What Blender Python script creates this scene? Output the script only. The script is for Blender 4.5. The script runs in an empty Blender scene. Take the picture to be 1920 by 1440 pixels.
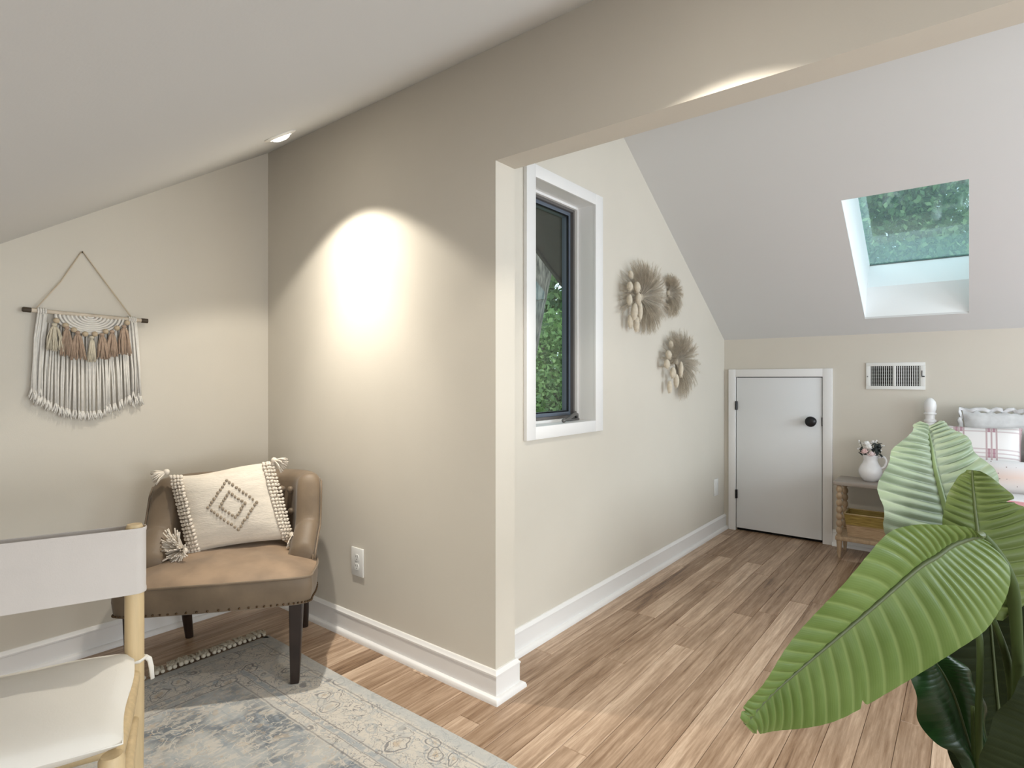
import bpy, math, random
import numpy as np
from mathutils import Vector, Matrix
random.seed(7); np.random.seed(7)
S = bpy.context.scene
COL = S.collection
PI = math.pi

# ------------------------------------------------------------------ camera, world, lights, exposure
YAW = 0.67038
cam_d = bpy.data.cameras.new('camera'); cam = bpy.data.objects.new('camera', cam_d); COL.objects.link(cam)
cam.location = (0, 0, 1.2); cam.rotation_euler = (PI/2, 0, YAW)
cam_d.sensor_width = 36; cam_d.lens = 1079.75/1920*36; cam_d.shift_y = -9.335/1920
cam_d.clip_start = 0.02; cam_d.clip_end = 200
S.camera = cam
S.view_settings.view_transform = 'Standard'; S.view_settings.look = 'None'
S.view_settings.exposure = 0.0; S.view_settings.gamma = 1.0; S.view_settings.use_curve_mapping = False

w = bpy.data.worlds.new('sky'); S.world = w; w.use_nodes = True
wn = w.node_tree.nodes; wl = w.node_tree.links; wn.clear()
wo = wn.new('ShaderNodeOutputWorld'); wb = wn.new('ShaderNodeBackground')
wb.inputs[0].default_value = (0.70, 0.87, 1.0, 1); wb.inputs[1].default_value = 2.3
wl.new(wb.outputs[0], wo.inputs[0])

def lamp(name, kind, loc, direction, energy, color=(1, 1, 1), **kw):
    d = bpy.data.lights.new(name, kind); o = bpy.data.objects.new(name, d); COL.objects.link(o)
    o.location = loc; o.rotation_euler = Vector(direction).to_track_quat('-Z', 'Y').to_euler()
    d.energy = energy; d.color = color
    for k, v in kw.items(): setattr(d, k, v)
    return o
WARM = (1.0, 0.935, 0.82)
# soft fill lamps added at the unseen end and near walls; no windows there
lamp('fill_light', 'AREA', (2.68, 0.3, 0.85), (-1, 0.1, 0.25), 60, (0.93, 0.97, 1.0), shape='RECTANGLE', size=1.6, size_y=1.0)
lamp('fill_light', 'AREA', (1.2, -1.54, 0.75), (-0.45, 1, 0.25), 38, (0.93, 0.97, 1.0), shape='RECTANGLE', size=1.6, size_y=0.6)
lamp('fill_light', 'AREA', (2.68, 3.2, 1.25), (-1, -0.02, 0.0), 86, (0.80, 0.92, 1.0), shape='RECTANGLE', size=2.2, size_y=1.4)
# weak sun, added for the foliage outside
sun = lamp('sun', 'SUN', (0, 0, 9), (0.55, 0.5, -0.8), 0.9, (1.0, 0.96, 0.88), angle=0.6)

# ------------------------------------------------------------------ measured room
XA, YB, XE, XC, YD, ZB, TW = -3.0186, 1.6480, -1.3846, -1.5454, 4.7092, 2.0170, 0.1154
SL, ZJ, SR, ZK = 0.6316, 2.4431, 0.6160, 1.5140
YN, XR = -1.60, 2.8
YK = 0.02                                   # the slope turns level above the near side of the room
zl = lambda y: ZJ + SL*(max(y, YK) - YB)
zr = lambda y: ZK + SR*(YD - y)

# ------------------------------------------------------------------ materials
def nodes_of(name):
    m = bpy.data.materials.new(name); m.use_nodes = True
    return m, m.node_tree.nodes, m.node_tree.links, m.node_tree.nodes['Principled BSDF']
def mat(name, col, rough=0.6, metal=0.0, var=0.0, vscale=8.0, bump=0.0, bscale=60.0, stretch=None, spec=0.5, sheen=0.0, coord='Object', trans=0.0):
    m, N, L, b = nodes_of(name)
    b.inputs['Roughness'].default_value = rough; b.inputs['Metallic'].default_value = metal
    b.inputs['Specular IOR Level'].default_value = spec
    if sheen: b.inputs['Sheen Weight'].default_value = sheen
    b.inputs['Base Color'].default_value = (*col, 1)
    if var or bump:
        tc = N.new('ShaderNodeTexCoord'); mp = N.new('ShaderNodeMapping'); L.new(tc.outputs[coord], mp.inputs[0])
        if stretch: mp.inputs['Scale'].default_value = stretch
    if var:
        nz = N.new('ShaderNodeTexNoise'); nz.inputs['Scale'].default_value = vscale; nz.inputs['Detail'].default_value = 5
        L.new(mp.outputs[0], nz.inputs['Vector'])
        r = N.new('ShaderNodeValToRGB')
        r.color_ramp.elements[0].position = 0.3; r.color_ramp.elements[1].position = 0.7
        r.color_ramp.elements[0].color = (*[max(0, c*(1-var)) for c in col], 1)
        r.color_ramp.elements[1].color = (*[min(1, c*(1+var)) for c in col], 1)
        L.new(nz.outputs['Fac'], r.inputs[0]); L.new(r.outputs[0], b.inputs['Base Color'])
    if bump:
        n2 = N.new('ShaderNodeTexNoise'); n2.inputs['Scale'].default_value = bscale; n2.inputs['Detail'].default_value = 3
        L.new(mp.outputs[0], n2.inputs['Vector'])
        bp = N.new('ShaderNodeBump'); bp.inputs['Strength'].default_value = bump; bp.inputs['Distance'].default_value = 0.004
        L.new(n2.outputs['Fac'], bp.inputs['Height']); L.new(bp.outputs[0], b.inputs['Normal'])
    if trans:
        out = N['Material Output']; t = N.new('ShaderNodeBsdfTranslucent'); mx = N.new('ShaderNodeMixShader')
        t.inputs[0].default_value = (*col, 1); mx.inputs[0].default_value = trans
        L.new(b.outputs[0], mx.inputs[1]); L.new(t.outputs[0], mx.inputs[2]); L.new(mx.outputs[0], out.inputs[0])
    return m
def emit(name, col, s):
    m, N, L, b = nodes_of(name)
    b.inputs['Emission Color'].default_value = (*col, 1); b.inputs['Emission Strength'].default_value = s
    return m

M_WALL = mat('wall_paint', (0.64, 0.598, 0.525), 0.85, var=0.015, vscale=3, bump=0.06, bscale=220, spec=0.2)
M_CEIL = mat('ceiling_paint', (0.665, 0.665, 0.658), 0.9, bump=0.04, bscale=200, spec=0.2)
M_TRIM = mat('white_trim_paint', (0.80, 0.79, 0.78), 0.4, bump=0.02, bscale=90)
M_DOOR = mat('door_paint', (0.76, 0.77, 0.78), 0.45, bump=0.02, bscale=70)
M_SHAFT = mat('shaft_paint', (0.86, 0.87, 0.87), 0.8)
M_BLACK = mat('black_iron', (0.012, 0.012, 0.014), 0.35, 0.3)
M_DARK = mat('dark_fill', (0.01, 0.009, 0.008), 0.9)  # near-black colour standing in for the shade in hollows and slots
M_PLASTIC = mat('outlet_plastic', (0.80, 0.80, 0.78), 0.35)
M_VENT = mat('vent_enamel', (0.78, 0.78, 0.75), 0.4)

def plank_material():
    m, N, L, b = nodes_of('strand_bamboo')
    tc = N.new('ShaderNodeTexCoord'); oi = N.new('ShaderNodeObjectInfo')
    off = N.new('ShaderNodeVectorMath'); off.operation = 'SCALE'; off.inputs[0].default_value = (7.3, 91.7, 3.1)
    L.new(oi.outputs['Random'], off.inputs['Scale'])
    add = N.new('ShaderNodeVectorMath'); add.operation = 'ADD'
    L.new(tc.outputs['Object'], add.inputs[0]); L.new(off.outputs[0], add.inputs[1])
    def noise(scale, st, detail=4, rough=0.55, dist=0.0):
        mp = N.new('ShaderNodeMapping'); mp.inputs['Scale'].default_value = st; L.new(add.outputs[0], mp.inputs[0])
        n = N.new('ShaderNodeTexNoise'); n.inputs['Scale'].default_value = scale; n.inputs['Detail'].default_value = detail
        n.inputs['Roughness'].default_value = rough; n.inputs['Distortion'].default_value = dist
        L.new(mp.outputs[0], n.inputs['Vector']); return n.outputs['Fac']
    n1 = noise(1.0, (34, 1.6, 1), 5, 0.6, 0.6)
    n2 = noise(1.0, (130, 5, 1), 3, 0.6, 0.3)
    n3 = noise(1.0, (9, 3.0, 1), 3)
    n4 = noise(1.0, (70, 9, 1), 5, 0.7, 1.2)
    def ma(op, a, c):
        x = N.new('ShaderNodeMath'); x.operation = op
        for i, v in enumerate((a, c)):
            if isinstance(v, (int, float)): x.inputs[i].default_value = v
            else: L.new(v, x.inputs[i])
        return x.outputs[0]
    s = ma('ADD', ma('MULTIPLY', n1, 0.50), ma('ADD', ma('MULTIPLY', n2, 0.28), ma('ADD', ma('MULTIPLY', n4, 0.20), ma('MULTIPLY', n3, 0.16))))
    s = ma('ADD', s, ma('MULTIPLY', ma('SUBTRACT', oi.outputs['Random'], 0.5), 0.20))
    r = N.new('ShaderNodeValToRGB'); e = r.color_ramp.elements
    e[0].position = 0.36; e[0].color = (0.115, 0.066, 0.038, 1)
    e[1].position = 0.76; e[1].color = (0.70, 0.54, 0.405, 1)
    for p, c in ((0.45, (0.26, 0.162, 0.097)), (0.53, (0.345, 0.234, 0.155)), (0.62, (0.465, 0.328, 0.229))):
        x = e.new(p); x.color = (*c, 1)
    L.new(s, r.inputs[0]); L.new(r.outputs[0], b.inputs['Base Color'])
    b.inputs['Roughness'].default_value = 0.36; b.inputs['Specular IOR Level'].default_value = 0.35
    bp = N.new('ShaderNodeBump'); bp.inputs['Strength'].default_value = 0.10; bp.inputs['Distance'].default_value = 0.002
    L.new(n2, bp.inputs['Height']); L.new(bp.outputs[0], b.inputs['Normal'])
    return m
M_PLANK = plank_material()
M_SUB = mat('floor_underlay', (0.05, 0.03, 0.02), 0.9)

def glass(name, tint, refl, rough=0.0, reflcol=(1, 1, 1)):
    m, N, L, b = nodes_of(name)
    N.remove(b); out = N['Material Output']
    t = N.new('ShaderNodeBsdfTransparent'); t.inputs[0].default_value = (*tint, 1)
    g = N.new('ShaderNodeBsdfGlossy'); g.inputs['Roughness'].default_value = rough; g.inputs[0].default_value = (*reflcol, 1)
    mx = N.new('ShaderNodeMixShader'); mx.inputs[0].default_value = refl
    L.new(t.outputs[0], mx.inputs[1]); L.new(g.outputs[0], mx.inputs[2]); L.new(mx.outputs[0], out.inputs[0])
    return m

# ------------------------------------------------------------------ mesh builder
class MB:
    def __init__(s): s.v = []; s.f = []
    def add(s, vs, fs):
        o = len(s.v); s.v += [tuple(map(float, p)) for p in vs]; s.f += [tuple(i+o for i in f) for f in fs]; return s
    def box(s, a, b, M=None, c=0.0):
        x0, y0, z0 = [min(p, q) for p, q in zip(a, b)]; x1, y1, z1 = [max(p, q) for p, q in zip(a, b)]
        if c <= 0:
            vs = [(x0,y0,z0),(x1,y0,z0),(x1,y1,z0),(x0,y1,z0),(x0,y0,z1),(x1,y0,z1),(x1,y1,z1),(x0,y1,z1)]
            fs = [(0,3,2,1),(4,5,6,7),(0,1,5,4),(1,2,6,5),(2,3,7,6),(3,0,4,7)]
        else:   # chamfered edges
            c = min(c, (x1-x0)*.45, (y1-y0)*.45, (z1-z0)*.45)
            import bmesh
            bm = bmesh.new(); bmesh.ops.create_cube(bm, size=1)
            for p in bm.verts: p.co = Vector(((x0+x1)/2+p.co.x*(x1-x0), (y0+y1)/2+p.co.y*(y1-y0), (z0+z1)/2+p.co.z*(z1-z0)))
            bmesh.ops.bevel(bm, geom=bm.edges[:], offset=c, segments=2, affect='EDGES', profile=0.5)
            bm.verts.index_update(); vs = [tuple(p.co) for p in bm.verts]; fs = [tuple(q.index for q in f.verts) for f in bm.faces]; bm.free()
        if M is not None: vs = [M @ Vector(p) for p in vs]
        return s.add(vs, fs)
    def prism(s, poly, a, b, axis):     # polygon in the two other axes, extruded a..b along axis
        n = len(poly); vs = []
        for t in (a, b):
            for p in poly:
                q = list(p); q.insert(axis, t); vs.append(q)
        fs = [tuple(range(n))[::-1], tuple(range(n, 2*n))] + [(i, (i+1) % n, n+(i+1) % n, n+i) for i in range(n)]
        return s.add(vs, fs)
    def lathe(s, prof, seg=24, M=None, cap=True):
        vs = []; n = len(prof)
        for r, z in prof:
            for k in range(seg):
                a = 2*PI*k/seg; vs.append((r*math.cos(a), r*math.sin(a), z))
        fs = [(i*seg+k, i*seg+(k+1) % seg, (i+1)*seg+(k+1) % seg, (i+1)*seg+k) for i in range(n-1) for k in range(seg)]
        if cap: fs += [tuple(range(seg))[::-1], tuple(range((n-1)*seg, n*seg))]
        if M is not None: vs = [M @ Vector(p) for p in vs]
        return s.add(vs, fs)
    def tube(s, pts, r, seg=8, cap=True, flat=1.0):
        pts = [Vector(p) for p in pts]; n = len(pts)
        rs = r if isinstance(r, (list, tuple)) else [r]*n
        T = [(pts[min(i+1, n-1)]-pts[max(i-1, 0)]).normalized() for i in range(n)]
        u = T[0].orthogonal().normalized(); vs = []
        for i in range(n):
            u = (u - T[i]*u.dot(T[i]));
            u = u.normalized() if u.length > 1e-6 else T[i].orthogonal().normalized()
            v = T[i].cross(u)
            for k in range(seg):
                a = 2*PI*k/seg; vs.append(pts[i] + (u*math.cos(a) + v*math.sin(a)*flat)*rs[i])
        fs = [(i*seg+k, i*seg+(k+1) % seg, (i+1)*seg+(k+1) % seg, (i+1)*seg+k) for i in range(n-1) for k in range(seg)]
        if cap: fs += [tuple(range(seg))[::-1], tuple(range((n-1)*seg, n*seg))]
        return s.add(vs, fs)
    def ball(s, c, r, seg=10, rings=7, M=None):
        r = (r, r, r) if isinstance(r, (int, float)) else r
        vs = [(0, 0, -1)] + [(math.sin(PI*i/rings)*math.cos(2*PI*k/seg), math.sin(PI*i/rings)*math.sin(2*PI*k/seg), -math.cos(PI*i/rings)) for i in range(1, rings) for k in range(seg)] + [(0, 0, 1)]
        e = len(vs)-1
        fs = [(0, 1+(k+1) % seg, 1+k) for k in range(seg)] + [(1+i*seg+k, 1+i*seg+(k+1) % seg, 1+(i+1)*seg+(k+1) % seg, 1+(i+1)*seg+k) for i in range(rings-2) for k in range(seg)] + [(e, 1+(rings-2)*seg+k, 1+(rings-2)*seg+(k+1) % seg) for k in range(seg)]
        vs = [Vector((p[0]*r[0], p[1]*r[1], p[2]*r[2])) for p in vs]
        if M is not None: vs = [M @ p for p in vs]
        return s.add([p + Vector(c) for p in vs], fs)
    def grid(s, P):                     # P[i][j] points
        n, m = len(P), len(P[0])
        return s.add([q for row in P for q in row], [(i*m+j, i*m+j+1, (i+1)*m+j+1, (i+1)*m+j) for i in range(n-1) for j in range(m-1)])
    def mesh(s, name, smooth=False, fix=True):
        me = bpy.data.meshes.new(name); me.from_pydata(s.v, [], s.f); me.update()
        if fix:
            import bmesh
            bm = bmesh.new(); bm.from_mesh(me); bmesh.ops.recalc_face_normals(bm, faces=bm.faces[:]); bm.to_mesh(me); bm.free()
        if smooth is not False:
            me.polygons.foreach_set('use_smooth', [True]*len(me.polygons))
            if smooth is not True: me.set_sharp_from_angle(angle=math.radians(smooth))
        return me
def link(name, me, m=None, parent=None):
    o = bpy.data.objects.new(name, me); COL.objects.link(o)
    if m is not None and not me.materials: me.materials.append(m)
    if parent is not None: o.parent = parent
    return o
def part(name, mb, m, parent, smooth=35, label=None, stuff=False, fix=True):
    o = link(name, mb.mesh(name, smooth, fix), m, parent)
    if label: o['label'] = label
    if stuff: o['kind'] = 'stuff'
    return o
def thing(name, label, cat, loc=(0, 0, 0), rotz=0.0, group=None, rot=None):
    o = bpy.data.objects.new(name, None); COL.objects.link(o); o.empty_display_size = 0.05
    o.location = loc; o.rotation_euler = rot if rot else (0, 0, rotz)
    o['label'] = label; o['category'] = cat
    if group: o['group'] = group
    return o
def struct(name, mb, m, label, cat, smooth=False):
    o = link(name, mb.mesh(name, smooth), m) if mb is not None else bpy.data.objects.new(name, None)
    if mb is None: COL.objects.link(o)
    o['kind'] = 'structure'; o['label'] = label; o['category'] = cat
    return o
def subsurf(o, n=1):
    d = o.modifiers.new('smooth', 'SUBSURF'); d.levels = n; d.render_levels = n
def catmull(P, n):
    P = [Vector(p) for p in P]; out = []; k = len(P)-1
    for i in range(n):
        t = i/(n-1)*k; j = min(int(t), k-1); u = t-j
        p1, p2 = P[j], P[j+1]; p0 = P[j-1] if j else p1*2-p2; p3 = P[j+2] if j+2 <= k else p2*2-p1
        out.append(0.5*((2*p1) + (p2-p0)*u + (2*p0-5*p1+4*p2-p3)*u*u + (3*p1-p0-3*p2+p3)*u**3))
    return out
def sweep(mb, prof, path, close_ends=True):   # prof (n,z): n is out of the wall to the right of travel
    path = [Vector((p[0], p[1])) for p in path]; n = len(path); rings = []
    for i in range(n):
        d0 = (path[i]-path[i-1]).normalized() if i else None
        d1 = (path[i+1]-path[i]).normalized() if i < n-1 else None
        if d0 is None: d0 = d1
        if d1 is None: d1 = d0
        n0 = Vector((d0.y, -d0.x)); n1 = Vector((d1.y, -d1.x)); b = (n0+n1); b = b/(b.dot(n0))
        rings.append([(path[i].x+b.x*q[0], path[i].y+b.y*q[0], q[1]) for q in prof])
    m = len(prof); vs = [p for r in rings for p in r]
    fs = [(i*m+k, i*m+(k+1) % m, (i+1)*m+(k+1) % m, (i+1)*m+k) for i in range(n-1) for k in range(m)]
    fs += [tuple(range(m)), tuple(range((n-1)*m, n*m))[::-1]]
    return mb.add(vs, fs)
rnd = random.uniform
def M4(loc, rot=(0, 0, 0), sc=(1, 1, 1)):
    from mathutils import Euler
    return Matrix.LocRotScale(Vector(loc), Euler(rot), Vector(sc))

# ================================================================== THE SETTING
# floor: underlay slab, then planks one by one
o = struct('floor', MB().box((XA-.15, YN-.15, -.10), (XR+.15, YD+.15, -.014)), M_SUB, 'brown strand bamboo plank floor running through both rooms', 'floor')
FLOOR = o
PW = 0.095
x = XA - 0.02; ci = 0
def plank(x0, x1, y0, y1):
    g = 0.0006; c = 0.0012; z = rnd(-.0003, .0003); hw, hl = (x1-x0)/2-g, (y1-y0)/2-g
    vs = [(-hw,-hl,-.014),(hw,-hl,-.014),(hw,hl,-.014),(-hw,hl,-.014),(-hw,-hl,z-c),(hw,-hl,z-c),(hw,hl,z-c),(-hw,hl,z-c),(-hw+c,-hl+c,z),(hw-c,-hl+c,z),(hw-c,hl-c,z),(-hw+c,hl-c,z)]
    fs = [(0,3,2,1),(0,1,5,4),(1,2,6,5),(2,3,7,6),(3,0,4,7),(4,5,9,8),(5,6,10,9),(6,7,11,10),(7,4,8,11),(8,9,10,11)]
    me = bpy.data.meshes.new('plank'); me.from_pydata(vs, [], fs); me.materials.append(M_PLANK)
    q = link('plank', me, None, FLOOR); q.location = ((x0+x1)/2, (y0+y1)/2, 0)
cols = []
while x < 0.85:
    cols.append((x, x+PW)); x += PW
for (a, b) in cols:
    y = YN - rnd(0, 1.2)
    while y < YD:
        ln = random.choice((0.92, 1.22, 1.22, 1.5, 1.83)); y1 = y+ln
        if y1 > YN+.05: plank(a, b, max(y, YN-.02), min(y1, YD+.02))
        y = y1
far = MB()
while x < XR:
    far.box((x+.0006, YN-.02, -.014), (x+PW-.0006, YD+.02, 0)); x += PW
far_o = part('planks_beyond_view', far, M_PLANK, FLOOR, False, stuff=True); far_o.name = 'plank_run'

# walls
struct('wall_left', MB().prism([(YN-.12, 0), (YB+.05, 0), (YB+.05, zl(YB+.05)), (YK, zl(YK)), (YN-.12, zl(YK))], XA-.12, XA, 0), M_WALL, 'beige wall with the macrame hanging under the sloped ceiling', 'wall')
pw = MB()
pw.prism([(XA-.12, -.02), (XE, -.02), (XE, ZB), (XR, ZB), (XR, 3.5), (XA-.12, 3.5)], YB, YB+TW, 1)
struct('wall_partition', pw, M_WALL, 'beige partition wall and header framing the opening between rooms', 'wall')
W0, W1, WZ0, WZ1 = 2.094, 2.633, 0.98, 2.115         # window opening in wall C
yb = YB+TW*.5
wc = MB()
wc.prism([(yb, -.02), (W0, -.02), (W0, zr(W0)+.05), (yb, zr(yb)+.05)], XC-.14, XC, 0)
wc.prism([(W0, -.02), (W1, -.02), (W1, WZ0), (W0, WZ0)], XC-.14, XC, 0)
wc.prism([(W0, WZ1), (W1, WZ1), (W1, zr(W1)+.05), (W0, zr(W0)+.05)], XC-.14, XC, 0)
wc.prism([(W1, -.02), (YD+.12, -.02), (YD+.12, zr(YD+.12)+.05), (W1, zr(W1)+.05)], XC-.14, XC, 0)
struct('wall_window_side', wc, M_WALL, 'beige gable wall with the narrow window and dried grass fans', 'wall')
D0, D1, DZ = -1.452, -0.833, 1.217
wd = MB()
wd.box((XC-.14, YD, -.02), (D0, YD+.12, ZK+.06)); wd.box((D1, YD, -.02), (XR, YD+.12, ZK+.06)); wd.box((D0, YD, DZ), (D1, YD+.12, ZK+.06))
struct('wall_back', wd, M_WALL, 'low beige knee wall with attic door and air register', 'wall')
struct('wall_right', MB().box((XR, YN-.12, -.02), (XR+.12, YD+.12, 4.0)), M_WALL, 'plain beige end wall closing both rooms', 'wall')
struct('wall_near', MB().box((XA-.12, YN-.12, -.02), (XR+.12, YN, 1.45)), M_WALL, 'low beige knee wall behind the sling chair', 'wall')
# ceilings
cl = MB(); cl.prism([(YK, zl(YK)), (YB+.03, zl(YB+.03)), (YB+.03, zl(YB+.03)+.12), (YK, zl(YK)+.12)], XA-.12, XR+.1, 0)
cl.prism([(YN-.15, zl(YK)), (YK, zl(YK)), (YK, zl(YK)+.12), (YN-.15, zl(YK)+.12)], XA-.12, XR+.1, 0)
struct('ceiling_left', cl, M_CEIL, 'white sloped ceiling over the armchair corner', 'ceiling')
KX0, KX1, KY0, KY1 = -0.551, 0.002, 3.620, 4.556      # skylight opening
cr = MB()
def slab(x0, x1, y0, y1): cr.prism([(y0, zr(y0)), (y1, zr(y1)), (y1, zr(y1)+.012), (y0, zr(y0)+.012)], x0, x1, 0)
slab(XC-.14, KX0, YB, YD+.15); slab(KX1, XR+.1, YB, YD+.15); slab(KX0, KX1, YB, KY0); slab(KX0, KX1, KY1, YD+.15)
struct('ceiling_right', cr, M_CEIL, 'pale sloped ceiling around the skylight', 'ceiling')
# outside roof and rake overhang seen through the narrow window
M_SOFFIT = mat('dark_soffit', (0.085, 0.082, 0.075), 0.8, var=0.2, vscale=3)
sf = MB(); XO = -2.15
zo = lambda y: 2.0285 - SR*(y-2.963) + 0.012
sf.prism([(YB+.13, zo(YB+.13)), (YD+.6, zo(YD+.6)), (YD+.6, zo(YD+.6)+.10), (YB+.13, zo(YB+.13)+.10)], XO, XC-.14, 0)
sof = struct('roof', sf, M_SOFFIT, 'dark underside of the roof overhang outside the narrow window', 'roof')
part('fascia', MB().prism([(YB+.13, zo(YB+.13)-.02), (YD+.6, zo(YD+.6)-.02), (YD+.6, zo(YD+.6)+.13), (YB+.13, zo(YB+.13)+.13)], XO-.02, XO, 0), M_SOFFIT, sof)

# baseboards
BASE = [(0, 0), (.014, 0), (.014, .092), (.0165, .094), (.0165, .100), (.012, .104), (.010, .108), (.006, .113), (0, .1135)]
SHOE = [(.012, 0), (.034, 0), (.0335, .009), (.030, .0175), (.023, .0220), (.012, .0225)]
def baseboard(name, label, path):
    o = struct(name, sweep(MB(), BASE, path), M_TRIM, label, 'baseboard', 30)
    part('shoe_molding', sweep(MB(), SHOE, path), M_TRIM, o, 40)
baseboard('baseboard_left', 'white baseboard along the wall under the macrame', [(XA, YN), (XA, YB-.034)])
baseboard('baseboard_partition', 'white baseboard wrapping the partition wall and its end', [(XA+.0, YB), (XE, YB), (XE, YB+TW), (XC+.034, YB+TW)])
baseboard('baseboard_window_side', 'white baseboard running below the narrow window to the attic door', [(XC, YB+TW+.034), (XC, YD)])
baseboard('baseboard_back', 'white baseboard on the knee wall behind the nightstand', [(-0.772, YD), (XR, YD)])

# attic door
door = struct('door_1', MB().box((D0+.005, YD-.010, .022), (D1-.006, YD+.028, DZ-.006), c=.0015), M_DOOR, 'small white slab attic door with black knob and hinges', 'door', 30)
part('door_casing', MB().box((-1.507, YD-.020, 0), (D0, YD+.0, 1.277), c=.002), M_TRIM, door, 30)
part('door_casing', MB().box((D1, YD-.020, 0), (-.771, YD+.0, 1.277), c=.002), M_TRIM, door, 30)
part('door_casing', MB().box((D0-.001, YD-.0195, DZ), (D1+.001, YD+.0, 1.2765), c=.002), M_TRIM, door, 30)
for z in (.99, .288): part('hinge', MB().tube([(D0+.004, YD-.022, z-.034), (D0+.004, YD-.022, z+.034)], .006, 10).box((D0-.003, YD-.0215, z-.034), (D0+.014, YD-.011, z+.034)), M_BLACK, door)
kn = MB(); kz = .888; kx = -.905
kn.lathe([(.032, 0), (.032, .005), (.014, .008), (.012, .026), (.022, .032), (.035, .038), (.0385, .048), (.035, .058), (.022, .065), (.004, .067)], 28, M4((kx, YD-.010, kz), (PI/2, 0, 0)))
part('door_knob', kn, M_BLACK, door, 50)
part('strike_plate', MB().box((D1-.007, YD-.0165, kz-.032), (D1+.002, YD-.004, kz+.032)), M_BLACK, door)
part('attic_dark_fill', MB().box((D0, YD+.03, -.012), (D1, YD+.11, DZ)), M_DARK, door)  # solid black box, painted for the darkness behind the door gaps

# narrow casement window
win = struct('window_1', None, None, 'tall narrow casement window with white trim on the gable wall', 'window')
T0, T1, TZ0, TZ1 = 2.030, 2.706, 0.926, 2.168
for a, b in (((XC, T0, TZ0), (XC+.020, W0+.004, TZ1)), ((XC, W1-.004, TZ0), (XC+.020, T1, TZ1)), ((XC, W0+.003, WZ1-.004), (XC+.0195, W1-.003, TZ1)), ((XC, W0+.003, TZ0), (XC+.0195, W1-.003, WZ0+.004))):
    part('window_casing', MB().box(a, b, c=.002), M_TRIM, win, 30)
XS = XC-.10
for a, b in (((XS-.06, W0-.01, WZ0-.01), (XC+.002, W0+.004, WZ1+.01)), ((XS-.06, W1-.004, WZ0-.01), (XC+.002, W1+.01, WZ1+.01)), ((XS-.06, W0+.003, WZ1-.004), (XC+.002, W1-.003, WZ1+.01)), ((XS-.06, W0+.003, WZ0-.01), (XC+.002, W1-.003, WZ0+.004))):
    part('window_jamb', MB().box(a, b), M_TRIM, win, 30)
# stop bead, bronze frame, slate sash
def ring(mb, x0, x1, wd_, ins=0.0):
    y0, y1, z0, z1 = W0+.004+ins, W1-.004-ins, WZ0+.004+ins, WZ1-.004-ins
    mb.box((x0, y0, z0), (x1, y0+wd_, z1)); mb.box((x0, y1-wd_, z0), (x1, y1, z1))
    mb.box((x0, y0+wd_, z0), (x1, y1-wd_, z0+wd_)); mb.box((x0, y0+wd_, z1-wd_), (x1, y1-wd_, z1)); return mb
M_BRONZE = mat('bronze_window_frame', (0.13, 0.12, 0.115), 0.45, 0.2)
M_SLATE = mat('slate_sash', (0.12, 0.145, 0.185), 0.40, 0.1)
part('stop_bead', ring(MB(), XS-.002, XS+.014, .012), M_TRIM, win, 30)
part('window_frame', ring(MB(), XS-.02, XS-.002, .026), M_BRONZE, win, 30)
part('sash', ring(MB(), XS-.060, XS-.020, .048), M_SLATE, win, 30)
part('sash_bead', ring(MB(), XS-.030, XS-.020, .006, .044), M_BLACK, win, 30)
part('window_pane', MB().box((XS-.046, W0+.04, WZ0+.04), (XS-.042, W1-.04, WZ1-.04)), glass('window_glass', (0.93, 0.95, 0.93), 0.05), win, 30)
M_CRANK = mat('crank_metal', (0.17, 0.165, 0.16), 0.3, 0.7)
ck = MB().box((XS+.012, 2.48, WZ0+.004), (XS+.040, 2.60, WZ0+.016), c=.004)
ck.tube([(XS+.030, 2.585, WZ0+.014), (XS+.036, 2.575, WZ0+.034), (XS+.048, 2.54, WZ0+.040), (XS+.058, 2.49, WZ0+.030), (XS+.066, 2.45, WZ0+.020), (XS+.072, 2.40, WZ0+.014)], [.010, .011, .010, .009, .009, .007], 10)
ck.ball((XS+.073, 2.395, WZ0+.014), .011)
ck.tube([(XS+.004, 2.60, WZ0+.016), (XS+.004, 2.62, WZ0+.045)], .006, 8)
part('window_crank', ck, M_CRANK, win, 50)

# skylight: shaft, curb and glass
sky = struct('window_2', None, None, 'skylight with white shaft set in the sloped ceiling', 'window')
nrm = Vector((0, .5245, .8514)); tdn = Vector((0, .8514, -.5245))
gd = .365
pb0 = Vector((0, KY1, zr(KY1)+.012)); pb1 = Vector((0, KY1+.004, zr(KY1)+.212)); pb2 = Vector((0, 4.655, 1.982))
pt0 = Vector((0, KY0, zr(KY0)+.012)); pt1 = pt0 + nrm*gd
pb2 = pb2 + nrm*(gd - nrm.dot(pb2-pt0))
sh = MB()
def quad(mb, *p): mb.add(p, [tuple(range(len(p)))])
X = lambda v, x: (x, v.y, v.z)
xl0, xl1 = KX0, KX0+.016
def wallq(name, pts, off):
    a = [Vector(p) for p in pts]; b = [p+Vector(off) for p in a]; n = len(a)
    part(name, MB().add(a+b, [tuple(range(n)), tuple(range(n, 2*n))[::-1]]+[(i, (i+1) % n, n+(i+1) % n, n+i) for i in range(n)]), M_SHAFT, sky, False)
wallq('shaft_wall', [X(pb0, KX0-.03), X(pb0, KX1+.03), X(pb1, KX1+.03), X(pb1, KX0-.03)], (0, .03, 0))
wallq('skylight_curb', [X(pb1, KX0-.03), X(pb1, KX1+.03), X(pb2, KX1+.03), X(pb2, KX0-.03)], (0, .05, -.03))
wallq('shaft_wall', [X(pt0, KX0-.03), X(pt0, KX1+.03), X(pt1, KX1+.03), X(pt1, KX0-.03)], (0, -.03, .025))
wallq('shaft_wall', [X(pt0, xl0), X(pb0, xl0), X(pb1, xl0+.011), X(pb2, xl1), X(pt1, xl1)], (-.04, 0, 0))
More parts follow.
